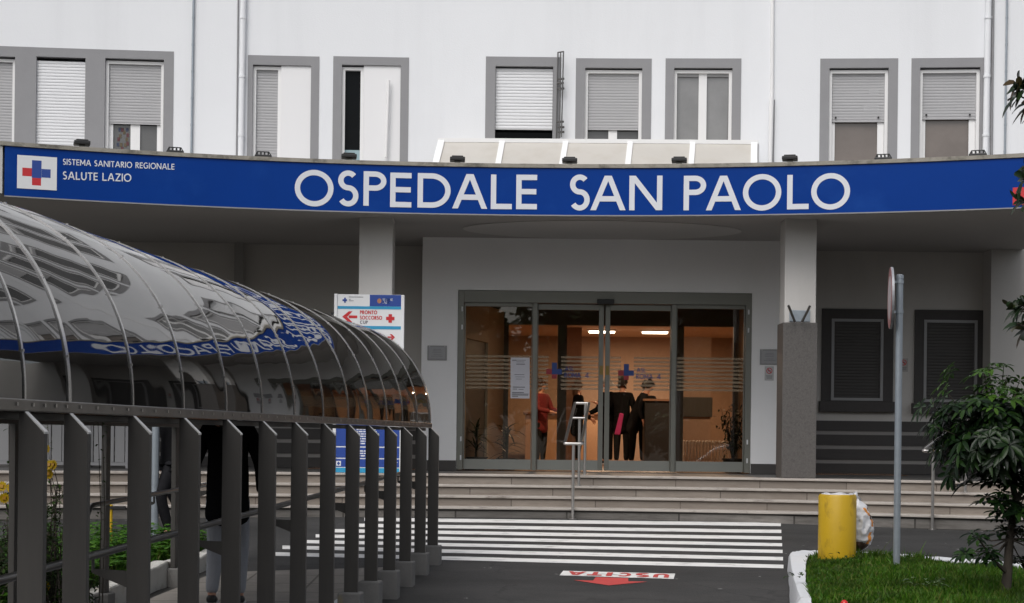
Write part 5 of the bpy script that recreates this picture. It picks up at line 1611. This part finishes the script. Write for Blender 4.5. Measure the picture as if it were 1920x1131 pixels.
for px, py, dy, n in ((1775, 735, 0, 3), (1765, 765, -.1, 3), (1880, 708, 0, 3), (1850, 715, .05, 3), (1905, 722, 0, 2), (1740, 770, -.1, 2), (1758, 800, -.15, 3), (1770, 860, 0, 3), (1930, 850, .1, 16), (1940, 760, .0, 14), (1960, 900, .1, 16), (1950, 960, 0, 10), (1900, 900, -.1, 14), (1930, 1010, -.1, 12), (1880, 950, -.1, 8), (1915, 960, -.15, 12), (1850, 880, 0, 10), (1815, 860, 0, 8), (1895, 1000, .1, 6), (1790, 700, .1, 2), (1870, 690, 0, 3), (1835, 700, 0, 3), (1915, 770, 0, 7), (1935, 920, .1, 8), (1880, 930, -.1, 4), (1865, 900, -.1, 4), (1878, 968, -.1, 4), (1860, 1000, -.1, 2), (1830, 1005, -.2, 4), (1805, 1030, -.2, 3), (1845, 1035, -.2, 3), (1870, 1040, -.1, 3), (1925, 990, 0, 5), (1915, 1050, 0, 4), (1800, 900, 0, 3), (1840, 930, -.05, 2)):
    for _ in range(n):
        p = at(px+r_.uniform(-14, 14), py+r_.uniform(-12, 12), YU+dy+r_.uniform(-.12, .12)); d = (p-cr); d.z = abs(d.z)*.3+.25
        tops.append((p, d.normalized(), r_.uniform(.85, 1.1)))
for p, d, s in tops[::3]:
    q = min(trunk[2:], key=lambda v: (v-p).length); mb.tube([q, q.lerp(p, .6)+Vector((0, 0, -.03)), p], [.008, .005, .003], 5)
mb.build('trunk', M['bark'], t, smooth=True)
mb = MB(); nl = MB()
for p, d, s in tops:
    n = r_.randint(6, 9); L = r_.uniform(.07, .115)*s
    x = d.cross(Vector((0, 0, 1)));  x = x.normalized() if x.length > .01 else Vector((1, 0, 0)); y = x.cross(d).normalized()
    for i in range(n):
        a = 2*PI*i/n+r_.uniform(-.2, .2)
        v = (x*math.cos(a)+y*math.sin(a))*.95+d*r_.uniform(.0, .3)
        leaf(nl if p.z > cr.z+.25+.05*math.sin(p.x*31) else mb, p+v*.012, v, d, L*r_.uniform(.8, 1.1), L*.36, droop=r_.uniform(.2, .55))
mb.build('crown', M['leafumb'], t, smooth='all'); nl.build('new_leaves', M['leafnew'], t, smooth='all')

# magnolia reaching in from the right
YM = 11.2
base = Vector((at(2120, 1000, YM).x, YM, HC-1.20))
t = thing('magnolia_tree', 'magnolia branches with big leathery leaves reaching in at the right edge', 'tree', tuple(base))
tr = [base-Vector((0, 0, .05)), base+Vector((.03, 0, 1.0)), base+Vector((0, .05, 2.0)), base+Vector((.05, 0, 3.1)), base+Vector((.0, 0, 4.2))]
mb = MB(); mb.tube(tr, [.10, .085, .07, .05, .02], 12)
ros = [(1902, 156, 0, 6), (1906, 178, -.1, 6), (1917, 165, -.1, 8), (1921, 196, 0, 7), (1938, 215, .1, 8), (1941, 150, 0, 8), (1917, 335, -.1, 7), (1914, 378, -.05, 6), (1928, 318, 0, 7), (1938, 400, 0, 7), (1900, 580, 0, 7), (1914, 572, -.1, 7), (1906, 606, -.1, 5), (1925, 570, .05, 7), (1920, 618, 0, 6), (1945, 640, 0, 8)]
for _ in range(46): ros.append((r_.uniform(1955, 2280), r_.uniform(-80, 720), r_.uniform(-.6, .6), 9))
lm = MB()
for px, py, dy, n in ros:
    p = at(px, py, YM+dy)
    q = min([tr[1].lerp(tr[4], i/12) for i in range(13)], key=lambda v: (v-p).length+(.0 if v.z < p.z else .3))
    mb.tube([q, q.lerp(p, .5)+Vector((0, 0, -.06)), p], [.022, .012, .005], 6)
    ax_ = (p-q).normalized()
    x = ax_.cross(Vector((0, 0, 1))).normalized(); y = x.cross(ax_)
    for i in range(n):
        a = 2*PI*i/n*1.6+r_.uniform(-.3, .3); v = x*math.cos(a)+y*math.sin(a)+ax_*r_.uniform(.1, .9)
        L = r_.uniform(.10, .155); leaf(lm, p-ax_*r_.uniform(0, .05), v, ax_+Vector((0, 0, .6)), L, L*.50, droop=r_.uniform(.1, .5))
mb.build('trunk', M['bark'], t, smooth=True); lm.build('crown', M['leafmag'], t, smooth='all')

# left bed behind the walkway
strip('planter_wall', WID+.05, WID+.20, 10.0, 16.25, lambda Y: path_z(Y)+.19-.03*math.sin(Y*2.1), M['oldwhite'], 'low chipped white wall along the left planted bed', n=30, depth=.5, wob=.03, cat='wall')
WL = bpy.data.objects['planter_wall']; del WL['kind']
mb = MB(); mb.add([row(9.5, WID+.19, path_z(9.5)+.10), row(16.2, WID+.19, path_z(16.2)+.12), row(16.6, 6.2, path_z(16.6)+.10), row(9.5, 6.2, path_z(9.5)+.1)], [(3, 2, 1, 0)])
o = mb.build('soil', M['soil']); setp(o, 'soil of the planted bed at the left', 'ground', kind='structure')
mb = MB(); r_ = random.Random(41)
for _ in range(3600):
    Y = r_.uniform(10.5, 16.4); off = WID+.22+abs(r_.gauss(0, .8))
    if off > 6: continue
    h = r_.uniform(.02, .30)*(1-.35*math.exp(-(off-WID-.2)*3))
    p = row(Y, off, path_z(Y)+.12+h)
    for k in range(3):
        a = 2*PI*k/3+r_.uniform(-.4, .4); v = Vector((math.cos(a), math.sin(a), r_.uniform(.0, .5)))
        leaf(mb, p, v, (0, 0, 1), r_.uniform(.045, .085), r_.uniform(.04, .065), droop=.2, fold=.08)
o = mb.build('ground_cover', M['clover'], smooth='all'); setp(o, 'leafy green ground cover in the left bed', 'ground cover', kind='stuff')
pts = []; hts = []
while len(pts) < 9000:
    Y = r_.uniform(10, 16.4); p = row(Y, WID+.2+abs(r_.gauss(0, 1.0)), 0); pts.append((p.x, p.y, path_z(Y)+.11)); hts.append(r_.uniform(.06, .22))
o = blades('grass', pts, hts, M['grass'], .006, .5); setp(o, 'long grass in the left bed', 'grass', kind='stuff')
# daisy bush
YY = 12.0
base = at(55, 1131, YY); base.z = path_z(YY)+.10
t = thing('daisy_bush', 'bushy plant with yellow daisies behind the leftmost canopy posts', 'flowering bush', tuple(base))
sm = MB(); lm = MB(); fmb = MB()
def daisy(p, r0, r_):
    nrm = Vector((r_.uniform(-.4, .5), -1, r_.uniform(.0, .6))).normalized(); x = nrm.cross(Vector((0, 0, 1))).normalized(); y = x.cross(nrm)
    for i in range(13):
        a = 2*PI*i/13; leaf(fmb, p, x*math.cos(a)+y*math.sin(a)+nrm*.12, nrm, r0, r0*.42, droop=.0, fold=.05)
    fmb.obox(p+nrm*.006, x*.012, y*.012, nrm*.004, 1)
for _ in range(110):
    px, hh = r_.gauss(50, 38), r_.uniform(.25, 1.0)
    b_ = at(px, 1131, YY+r_.uniform(-.5, .5)); b_.z = base.z
    e = b_+Vector((r_.gauss(0, .10), r_.gauss(0, .1), hh))
    sm.tube([b_, b_.lerp(e, .5)+Vector((r_.gauss(0, .03), 0, .02)), e], [.006, .005, .003], 5)
    for i in range(34):
        q = b_.lerp(e, r_.uniform(.02, 1)); v = rdir(r_, -.1, .9); leaf(lm, q, v, (0, 0, 1), r_.uniform(.04, .085), r_.uniform(.018, .036), droop=.3)
for px, py in ((8, 934), (4, 912), (22, 915), (90, 889), (84, 842), (100, 872), (70, 1090), (84, 1100), (92, 872), (40, 905)):
    fmb = MB(); p = at(px, py, YY-.25); daisy(p, .042, r_); fmb.build('flower', [M['petal'], M['dcentre']], t); sm.tube([p, p+Vector((.02, .1, -.2)), Vector((p.x, YY, base.z))], .003, 5)
for px in (12, 28, 70, 96, 186, 192):                                 # tall thin shoots
    e = at(px+r_.uniform(-8, 8), 790, YY); b_ = at(px, 1080, YY); b_.z = base.z
    sm.tube([b_, b_.lerp(e, .5)+Vector((.02, 0, 0)), e], [.005, .004, .002], 5)
    for i in range(14): leaf(lm, b_.lerp(e, r_.uniform(.4, 1)), rdir(r_, -.2, .9), (0, 0, 1), .045, .018, droop=.3)
sm.build('stem', M['bark'], t); lm.build('foliage', M['leafbush'], t, smooth='all'); pass
# weeds in the grass, red ball
for i, (px, py, lb) in enumerate(((1735, 1108, 'pale broad leaved weed low in the grass below the sign pole'), (1612, 1045, 'leafy weed against the foot of the yellow bin'), (1505, 1098, 'single round leafed weed leaning over the white kerb'))):
    p = flat(px, py, HC-1.17); t = thing('weed', lb, 'weed', tuple(p)); mb = MB()
    if i == 1: p = Vector((bc.x+Rb*.2, YB2-Rb-.03, HC-1.2))
    for k in range(26 if i == 0 else 12):
        v = rdir(r_, .05, .8); leaf(mb, p+Vector((v.x*.12, v.y*.08, .04+.06*r_.random())), v, (0, 0, 1), r_.uniform(.05, .08), .03, droop=.4)
    mb.build('foliage', M['leafbush'] if i else leaf_mat('pale_leaf', [(.08, .14, .05), (.13, .19, .08)]), t, smooth='all')
p = flat(1583, 1128, HC-1.10)
t = thing('red_ball', 'small shiny red ball half sunk in the grass at the bottom edge', 'ball', (p.x, p.y, HC-1.2))
mb = MB(); mb.lathe((p.x, p.y, HC-1.115), [(.004, -.026)]+[(.026*math.cos(a), .026*math.sin(a)) for a in [-PI/2+PI*i/10 for i in range(1, 10)]]+[(.004, .026)], 20); mb.build('shell', mat('glossy_red', (.55, .02, .015), .15), t, smooth='all')
mb = MB(); mb.tube([(p.x, p.y, HC-1.2), (p.x, p.y, HC-1.138)], .004, 6); mb.build('stalk', M['bark'], t)

# pot plants in the lobby
def potplant(label, px, Y, potw, poth, kind, topy):
    b = at(px, 862, Y); t = thing('potted_plant', label, 'plant', (b.x, Y, ZF))
    mb = MB(); mb.lathe((b.x, Y, ZF+.001), [(potw*.72, 0), (potw*.95, poth*.9), (potw*1.05, poth*.9), (potw*1.05, poth), (potw*.9, poth), (potw*.88, poth*.85)], 20); mb.build('pot', M['potdark'], t, smooth=True)
    mb = MB(); sm = MB(); zt = at(px, topy, Y).z
    if kind == 0:
        sm.tube([(b.x, Y, ZF+poth*.8), (b.x+.02, Y, zt-.25)], [.02, .014], 8)
        for _ in range(34):
            v = rdir(r_, .0, 1); h = r_.uniform(poth+.05, zt-.2-ZF)
            L = r_.uniform(.28, .46); leaf(mb, (b.x, Y, ZF+h), v, (0, 0, 1), L, .038, droop=r_.uniform(.2, .6), prof=((0, .5), (.3, 1), (.6, .8), (.85, .4), (1, 0)))
    else:
        for _ in range(14):
            e = Vector((b.x+r_.gauss(0, .17), Y+r_.gauss(0, .12), zt-r_.random()**2*.75)); sm.tube([(b.x, Y, ZF+poth*.8), Vector((b.x, Y, ZF+poth)).lerp(e, .6)+Vector((0, 0, .08)), e], [.012, .007, .003], 5)
            for i in range(26):
                q = Vector((b.x, Y, ZF+poth+.1)).lerp(e, r_.uniform(.3, 1))+Vector((r_.gauss(0, .05), r_.gauss(0, .05), r_.gauss(0, .05))); leaf(mb, q, rdir(r_, -.8, .3), (0, 0, 1), .07, .03, droop=.4)
    sm.build('stem', M['bark'], t); mb.build('foliage', M['leafdark'], t, smooth='all')
potplant('spiky potted plant at the far left behind the glass, before the dark doorway', 892, 25.7, .19, .20, 0, 778)
potplant('spiky potted plant in a dark pot next to the left door mullion', 950, 25.9, .17, .18, 0, 772)
potplant('drooping leafy potted fig behind the right glass panel', 1374, 25.9, .17, .22, 1, 757)
# ------------------------------------------------------------------ people
def skin_mesh(name, V, E, Rr, root=0, sub=2):
    me = bpy.data.meshes.new(name+'_cage'); me.from_pydata([tuple(v) for v in V], E, [])
    o = bpy.data.objects.new(name+'_cage', me); COL.objects.link(o)
    o.modifiers.new('skin', 'SKIN').use_smooth_shade = True
    if not me.skin_vertices: return None
    sv = me.skin_vertices[0].data
    for i, r in enumerate(Rr):
        sv[i].radius = r if isinstance(r, tuple) else (r, r); sv[i].use_root = (i == root); sv[i].use_loose = False
    s = o.modifiers.new('sub', 'SUBSURF'); s.levels = s.render_levels = sub
    dg = bpy.context.evaluated_depsgraph_get(); dg.update()
    out = bpy.data.meshes.new_from_object(o.evaluated_get(dg)); out.name = name
    bpy.data.objects.remove(o); bpy.data.meshes.remove(me)
    out.polygons.foreach_set('use_smooth', [True]*len(out.polygons))
    return out
class Sk:
    def __init__(s): s.V, s.E, s.R = [], [], []
    def add(s, p, r, parent=None):
        s.V.append(Vector(p)); s.R.append(r); i = len(s.V)-1
        if parent is not None: s.E.append((parent, i))
        return i
    def chain(s, pts, parent):
        for p, r in pts: parent = s.add(p, r, parent)
        return parent
def person(label, loc, rz, H_=1.72, armL=None, armR=None, legL=None, legR=None, lean=0.0, coat='coatblack', trousers='coatdark', hair='hairbrown', hem=.55, longhair=False, group=None, mask=False):
    """local frame: feet at z 0, facing -Y; arms and legs as lists of joints (elbow, wrist) / (knee, ankle)"""
    k = H_/1.72
    t = thing('person', label, 'person', loc, rz, group)
    S = lambda p: Vector(p)*k
    ln = lambda z: -lean*max(0, z-.9)
    T3 = lambda x, y, z: S((x, y+ln(z), z))
    legL = legL or [(.10, .0, .49), (.10, .02, .085)]
    legR = legR or [(-.10, -.01, .49), (-.10, .02, .085)]
    armL = armL or [(.24, .03, 1.12), (.25, -.03, .86)]
    armR = armR or [(-.24, .03, 1.12), (-.25, -.03, .86)]
    b = Sk()
    pel = b.add(T3(0, 0, .93), (.14*k, .10*k)); sp = b.add(T3(0, 0, 1.12), (.125*k, .095*k), pel); ch = b.add(T3(0, 0, 1.32), (.15*k, .105*k), sp)
    nk = b.add(T3(0, .005, 1.47), .052*k, ch); jaw = b.add(T3(0, -.02, 1.545), (.058*k, .066*k), nk); cr = b.add(T3(0, -.005, 1.62), (.075*k, .092*k), jaw); tp = b.add(T3(0, .005, 1.685), (.05*k, .06*k), cr)
    ns = b.add(T3(0, -.105, 1.595), .012*k, cr)
    hands = []
    for sx_, arm in ((1, armL), (-1, armR)):
        sh = b.add(T3(.165*sx_, 0, 1.40), .058*k, ch)
        e_, w_ = S(arm[0]), S(arm[1])
        if lean: e_.y += ln(arm[0][2]); w_.y += ln(arm[1][2])
        el = b.add(e_, .042*k, sh); wr = b.add(w_, .027*k, el)
        d = (w_-e_).normalized(); side = Vector((0, 1, 0)) if abs(d.y) < .8 else Vector((1, 0, 0)); side = (side-d*side.dot(d)).normalized()
        pm = b.add(w_+d*.055*k, (.030*k, .020*k), wr)
        for f in range(4):
            o_ = side*(.030-.020*f)*k; L = (.062, .074, .070, .055)[f]*k; inn = Vector((-sx_, 0, 0))*.012*k
            b.chain([(w_+d*.090*k+o_, .0095*k), (w_+d*(.090*k+L*.5)+o_+inn*.6, .0085*k), (w_+d*(.090*k+L*.95)+o_+inn*2, .007*k)], pm)
        b.chain([(w_+d*.050*k-side*.032*k*(1 if f else 1), .011*k), (w_+d*.085*k-side*.048*k, .009*k)], pm)
        hands.append((e_, w_))
    for sx_, leg in ((1, legL), (-1, legR)):
        hp = b.add(S((.085*sx_, 0, .88)), .085*k, pel); kn = b.add(S(leg[0]), .055*k, hp); an = b.add(S(leg[1]), .036*k, kn)
        b.chain([(S(leg[1])+Vector((0, -.06, -.045))*k, .036*k), (S(leg[1])+Vector((0, -.16, -.058))*k, .026*k)], an)
    link('body', skin_mesh('body', b.V, b.E, b.R), M['skin'], t, local=True)
    c = Sk()                                              # jacket or coat
    a = c.add(T3(0, 0, .95), (.185*k, .135*k)); s1 = c.add(T3(0, 0, 1.14), (.17*k, .125*k), a); s2 = c.add(T3(0, 0, 1.33), (.185*k, .125*k), s1); s3 = c.add(T3(0, .005, 1.455), (.085*k, .075*k), s2)
    c.add(S((0, .01, hem)), (.20*k, .15*k), c.add(S((0, .005, (hem+.95)/2)), (.195*k, .145*k), a) if hem < .8 else a)
    for sx_, (e_, w_) in zip((1, -1), hands):
        sh = c.add(T3(.175*sx_, 0, 1.40), .075*k, s2); el = c.add(e_, .062*k, sh); c.add(w_, .045*k, el)
    link('coat', skin_mesh('coat', c.V, c.E, c.R), M[coat], t, local=True)
    for sx_, leg in ((1, legL), (-1, legR)):
        q = Sk(); h = q.add(S((.085*sx_, 0, .93)), .105*k); kn = q.add(S(leg[0]), .078*k, h)
        an = S(leg[1]); q.add(an.lerp(S(leg[0]), -.02), .052*k, q.add(an.lerp(S(leg[0]), .5), .066*k, kn))
        link('trouser_leg', skin_mesh('trouser_leg', q.V, q.E, q.R), M[trousers], t, local=True)
        q = Sk(); h = q.add(an+Vector((0, .035, -.035))*k, .048*k); m_ = q.add(an+Vector((0, -.06, -.045))*k, (.045*k, .04*k), h); q.add(an+Vector((0, -.17, -.055))*k, (.04*k, .030*k), m_)
        sh_ = link('shoe', skin_mesh('shoe', q.V, q.E, q.R), M['shoe'], t, local=True)
        mb = MB(); mb.box(an.x-.045*k, an.x+.045*k, an.y-.20*k, an.y+.075*k, an.z-.088*k, an.z-.066*k); mb.build('sole', M['sole'], sh_, local=True, bevel=.01)
    q = Sk(); h = q.add(T3(0, .02, 1.66), (.088*k, .10*k)); q.add(T3(0, .045, 1.58), (.075*k, .06*k), h); q.add(T3(0, -.02, 1.70), (.065*k, .075*k), h)
    if longhair: q.add(T3(0, .06, 1.42), (.09*k, .05*k), 1)
    link('hair', skin_mesh('hair', q.V, q.E, q.R), M[hair], t, local=True)
    if mask:
        q = Sk(); h = q.add(T3(0, -.085, 1.555), (.05*k, .03*k)); q.add(T3(0, -.075, 1.52), (.045*k, .03*k), h); link('face_mask', skin_mesh('face_mask', q.V, q.E, q.R, sub=2), M['paper'], t, local=True)
    return t
# walkers outside
YP = 13.35
pp = at(426, 1000, YP)
person('person in long black coat and grey jogging trousers walking away under the canopy', (pp.x, YP, path_z(YP)), PI+.1, 1.78, hem=.62, trousers='greycloth', hair='hairblack', longhair=True,
       legL=[(.09, -.02, .50), (.11, .10, .10)], legR=[(-.10, -.10, .50), (-.10, -.04, .085)], armL=[(.27, .04, 1.14), (.26, -.08, .92)], armR=[(-.27, .05, 1.14), (-.27, -.02, .90)])
YP = 18.6
pp = at(322, 990, YP)
person('person all in black striding past behind the grey pole at the left', (pp.x, YP, road_z(YP)), -.9, 1.74, hem=.78, hair='hairblack',
       legL=[(.09, -.20, .50), (.10, -.08, .10)], legR=[(-.10, .06, .50), (-.10, .30, .13)], armL=[(.25, .10, 1.13), (.26, .16, .88)], armR=[(-.24, .04, 1.10), (-.20, .0, .84)])
# people in the lobby
YQ = 33.0
def inn(px, Y): return (at(px, 800, Y).x, Y, ZF+.002)
person('person in a red coat at the left of the lobby holding papers', inn(1014, 31.0), .9, 1.62, coat='redcloth', trousers='coatdark', hair='hairbrown', hem=.62, armL=[(.24, -.10, 1.13), (.16, -.34, 1.10)], armR=[(-.24, -.10, 1.13), (-.12, -.34, 1.08)])
person('person with brown hair and a black coat seen through the left sliding door', inn(1082, YQ), PI*.6, 1.66, hem=.55, hair='hairbrown', longhair=True, armL=[(.25, -.06, 1.12), (.18, -.30, 1.05)], armR=[(-.25, -.02, 1.12), (-.24, -.22, .95)])
person('person with grey hair and black jacket behind the meeting stiles of the sliding doors', inn(1138, 32.0), -PI*.35, 1.70, hem=.6, hair='hairwhite', mask=True, armL=[(.28, -.10, 1.15), (.22, -.34, 1.22)], armR=[(-.25, -.06, 1.12), (-.22, -.30, 1.02)])
tb = person('person in dark clothes bending forward behind the right sliding door', inn(1186, 31.5), PI*.45, 1.66, lean=.45, coat='coatdark', hem=.6, hair='hairblack', armL=[(.26, -.06, 1.12), (.26, -.20, .92)], armR=[(-.26, -.06, 1.12), (-.24, -.22, .92)])
person('person in black with dark hair standing behind the magenta bag', inn(1166, 31.6), PI*.9, 1.68, hem=.6, hair='hairblack', armL=[(.26, -.08, 1.14), (.20, -.30, 1.10)], armR=[(-.26, .02, 1.12), (-.26, -.10, .88)])
person('person in charcoal jacket standing at the right of the dark group, beside the cabinet', inn(1212, 31.9), PI*1.15, 1.62, coat='coatdark', hem=.62, hair='hairblack', armL=[(.26, -.06, 1.12), (.24, -.22, .98)], armR=[(-.26, -.02, 1.12), (-.25, -.18, .92)])
b = at(1160, 800, 31.0)
t = thing('shoulder_bag', 'magenta bag hanging at the side of a dark dressed person in the lobby', 'bag', (b.x, 31.0, b.z-.15))
mb = MB(); x = b.x; z1, z0 = at(1160, 776, 31).z, at(1160, 815, 31).z
mb.prism([(x-.08, 31, z0), (x+.03, 31, z0-.01), (x+.10, 31, z1), (x+.02, 31, z1+.02)], (0, .10, 0)); mb.build('body', M['magenta'], t, bevel=.02)
mb = MB(); mb.tube([(x+.04, 31.05, z1), (x+.07, 31.1, z1+.3), (x+.09, 31.05, z1)], .008, 6); mb.build('strap', M['coatdark'], t)
# unseen trees opposite the entrance, mirrored in the glass, sized to block low sky
r_ = random.Random(61)
for i in range(8):
    X_ = -21+6*i+r_.uniform(-1, 1); Yt_ = -14+r_.uniform(-2.5, 2.5); hh = r_.uniform(8.5, 10.5)
    t = thing('tree', 'leafy tree opposite the entrance, only mirrored in the glass', 'tree', (X_, Yt_, 0), group='trees opposite the entrance')
    mb = MB(); mb.tube([(X_, Yt_, -.1), (X_+.1, Yt_, hh*.45), (X_, Yt_, hh*.8)], [.2, .15, .06], 8); mb.build('trunk', M['bark'], t, smooth=True)
    mb = MB()
    for _ in range(2600):
        d = rdir(r_, -1, 1); kq = r_.random()**.4; p = Vector((X_, Yt_, hh*.54))+Vector((d.x*3.9*kq, d.y*2.4*kq, d.z*hh*.46*kq)); leaf(mb, p, rdir(r_, -1, .5), (0, 0, 1), .85, .55, droop=.2, prof=((0, .2), (.5, 1), (1, 0)))
    mb.build('crown', M['leafbush'], t)

# small car parked beside the photographer, mirrored in the right door glass
cx, cy = 6.3, 2.9
t = thing('parked_car', 'small white car parked beside the photographer, mirrored in the right door glass', 'car', (cx, cy, 0))
sec = [(-1.95, .35), (-1.98, .60), (-1.80, .80), (-1.05, .93), (-.45, 1.36), (-.10, 1.46), (.85, 1.46), (1.35, 1.34), (1.80, .95), (1.93, .80), (1.93, .35)]
mb = MB(); mb.prism([(cx+x, cy-.80, z) for x, z in sec], (0, 1.6, 0)); body = mb.build('body', mat('white_car_paint', (.72, .73, .75), .2, var=.02, coat=.6), t, bevel=.06)
gl = mat('car_glass', (.012, .013, .014), .05)
mb = MB()
for ys in (cy-.812, cy+.802): mb.prism([(cx-.92, ys, .95), (cx-.42, ys, 1.30), (cx+.22, ys, 1.36), (cx+.22, ys, .95)], (0, .01, 0)); mb.prism([(cx+.28, ys, .95), (cx+.28, ys, 1.36), (cx+1.10, ys, 1.30), (cx+1.45, ys, .98)], (0, .01, 0))
mb.build('side_window', gl, t)
mb = MB(); mb.prism([(cx-1.02, cy-.68, .965), (cx-.47, cy-.68, 1.355), (cx-.47, cy+.68, 1.355), (cx-1.02, cy+.68, .965)], (-.014, 0, .014)); mb.build('windscreen', gl, t)
for x in (-1.25, 1.22):
    for y in (-.74, .74):
        mb = MB(); c = Vector((cx+x, cy+y, .30)); mb.tube([c-Vector((0, .09, 0)), c+Vector((0, .09, 0))], .30, 24); wh = mb.build('wheel', M['black'], t, smooth=True, bevel=.02)
        mb = MB(); mb.tube([c-Vector((0, .094, 0)), c+Vector((0, .094, 0))], .19, 20); mb.build('rim', M['galv'], wh, smooth=True)
for y in (-.55, .55):
    mb = MB(); mb.box(cx-1.985, cx-1.90, cy+y-.15, cy+y+.15, .62, .76); mb.build('headlight', M['signwhite'], t, bevel=.02)
    mb = MB(); mb.box(cx+1.86, cx+1.945, cy+y-.12, cy+y+.12, .72, .88); mb.build('tail_light', M['redvinyl'], t, bevel=.02)
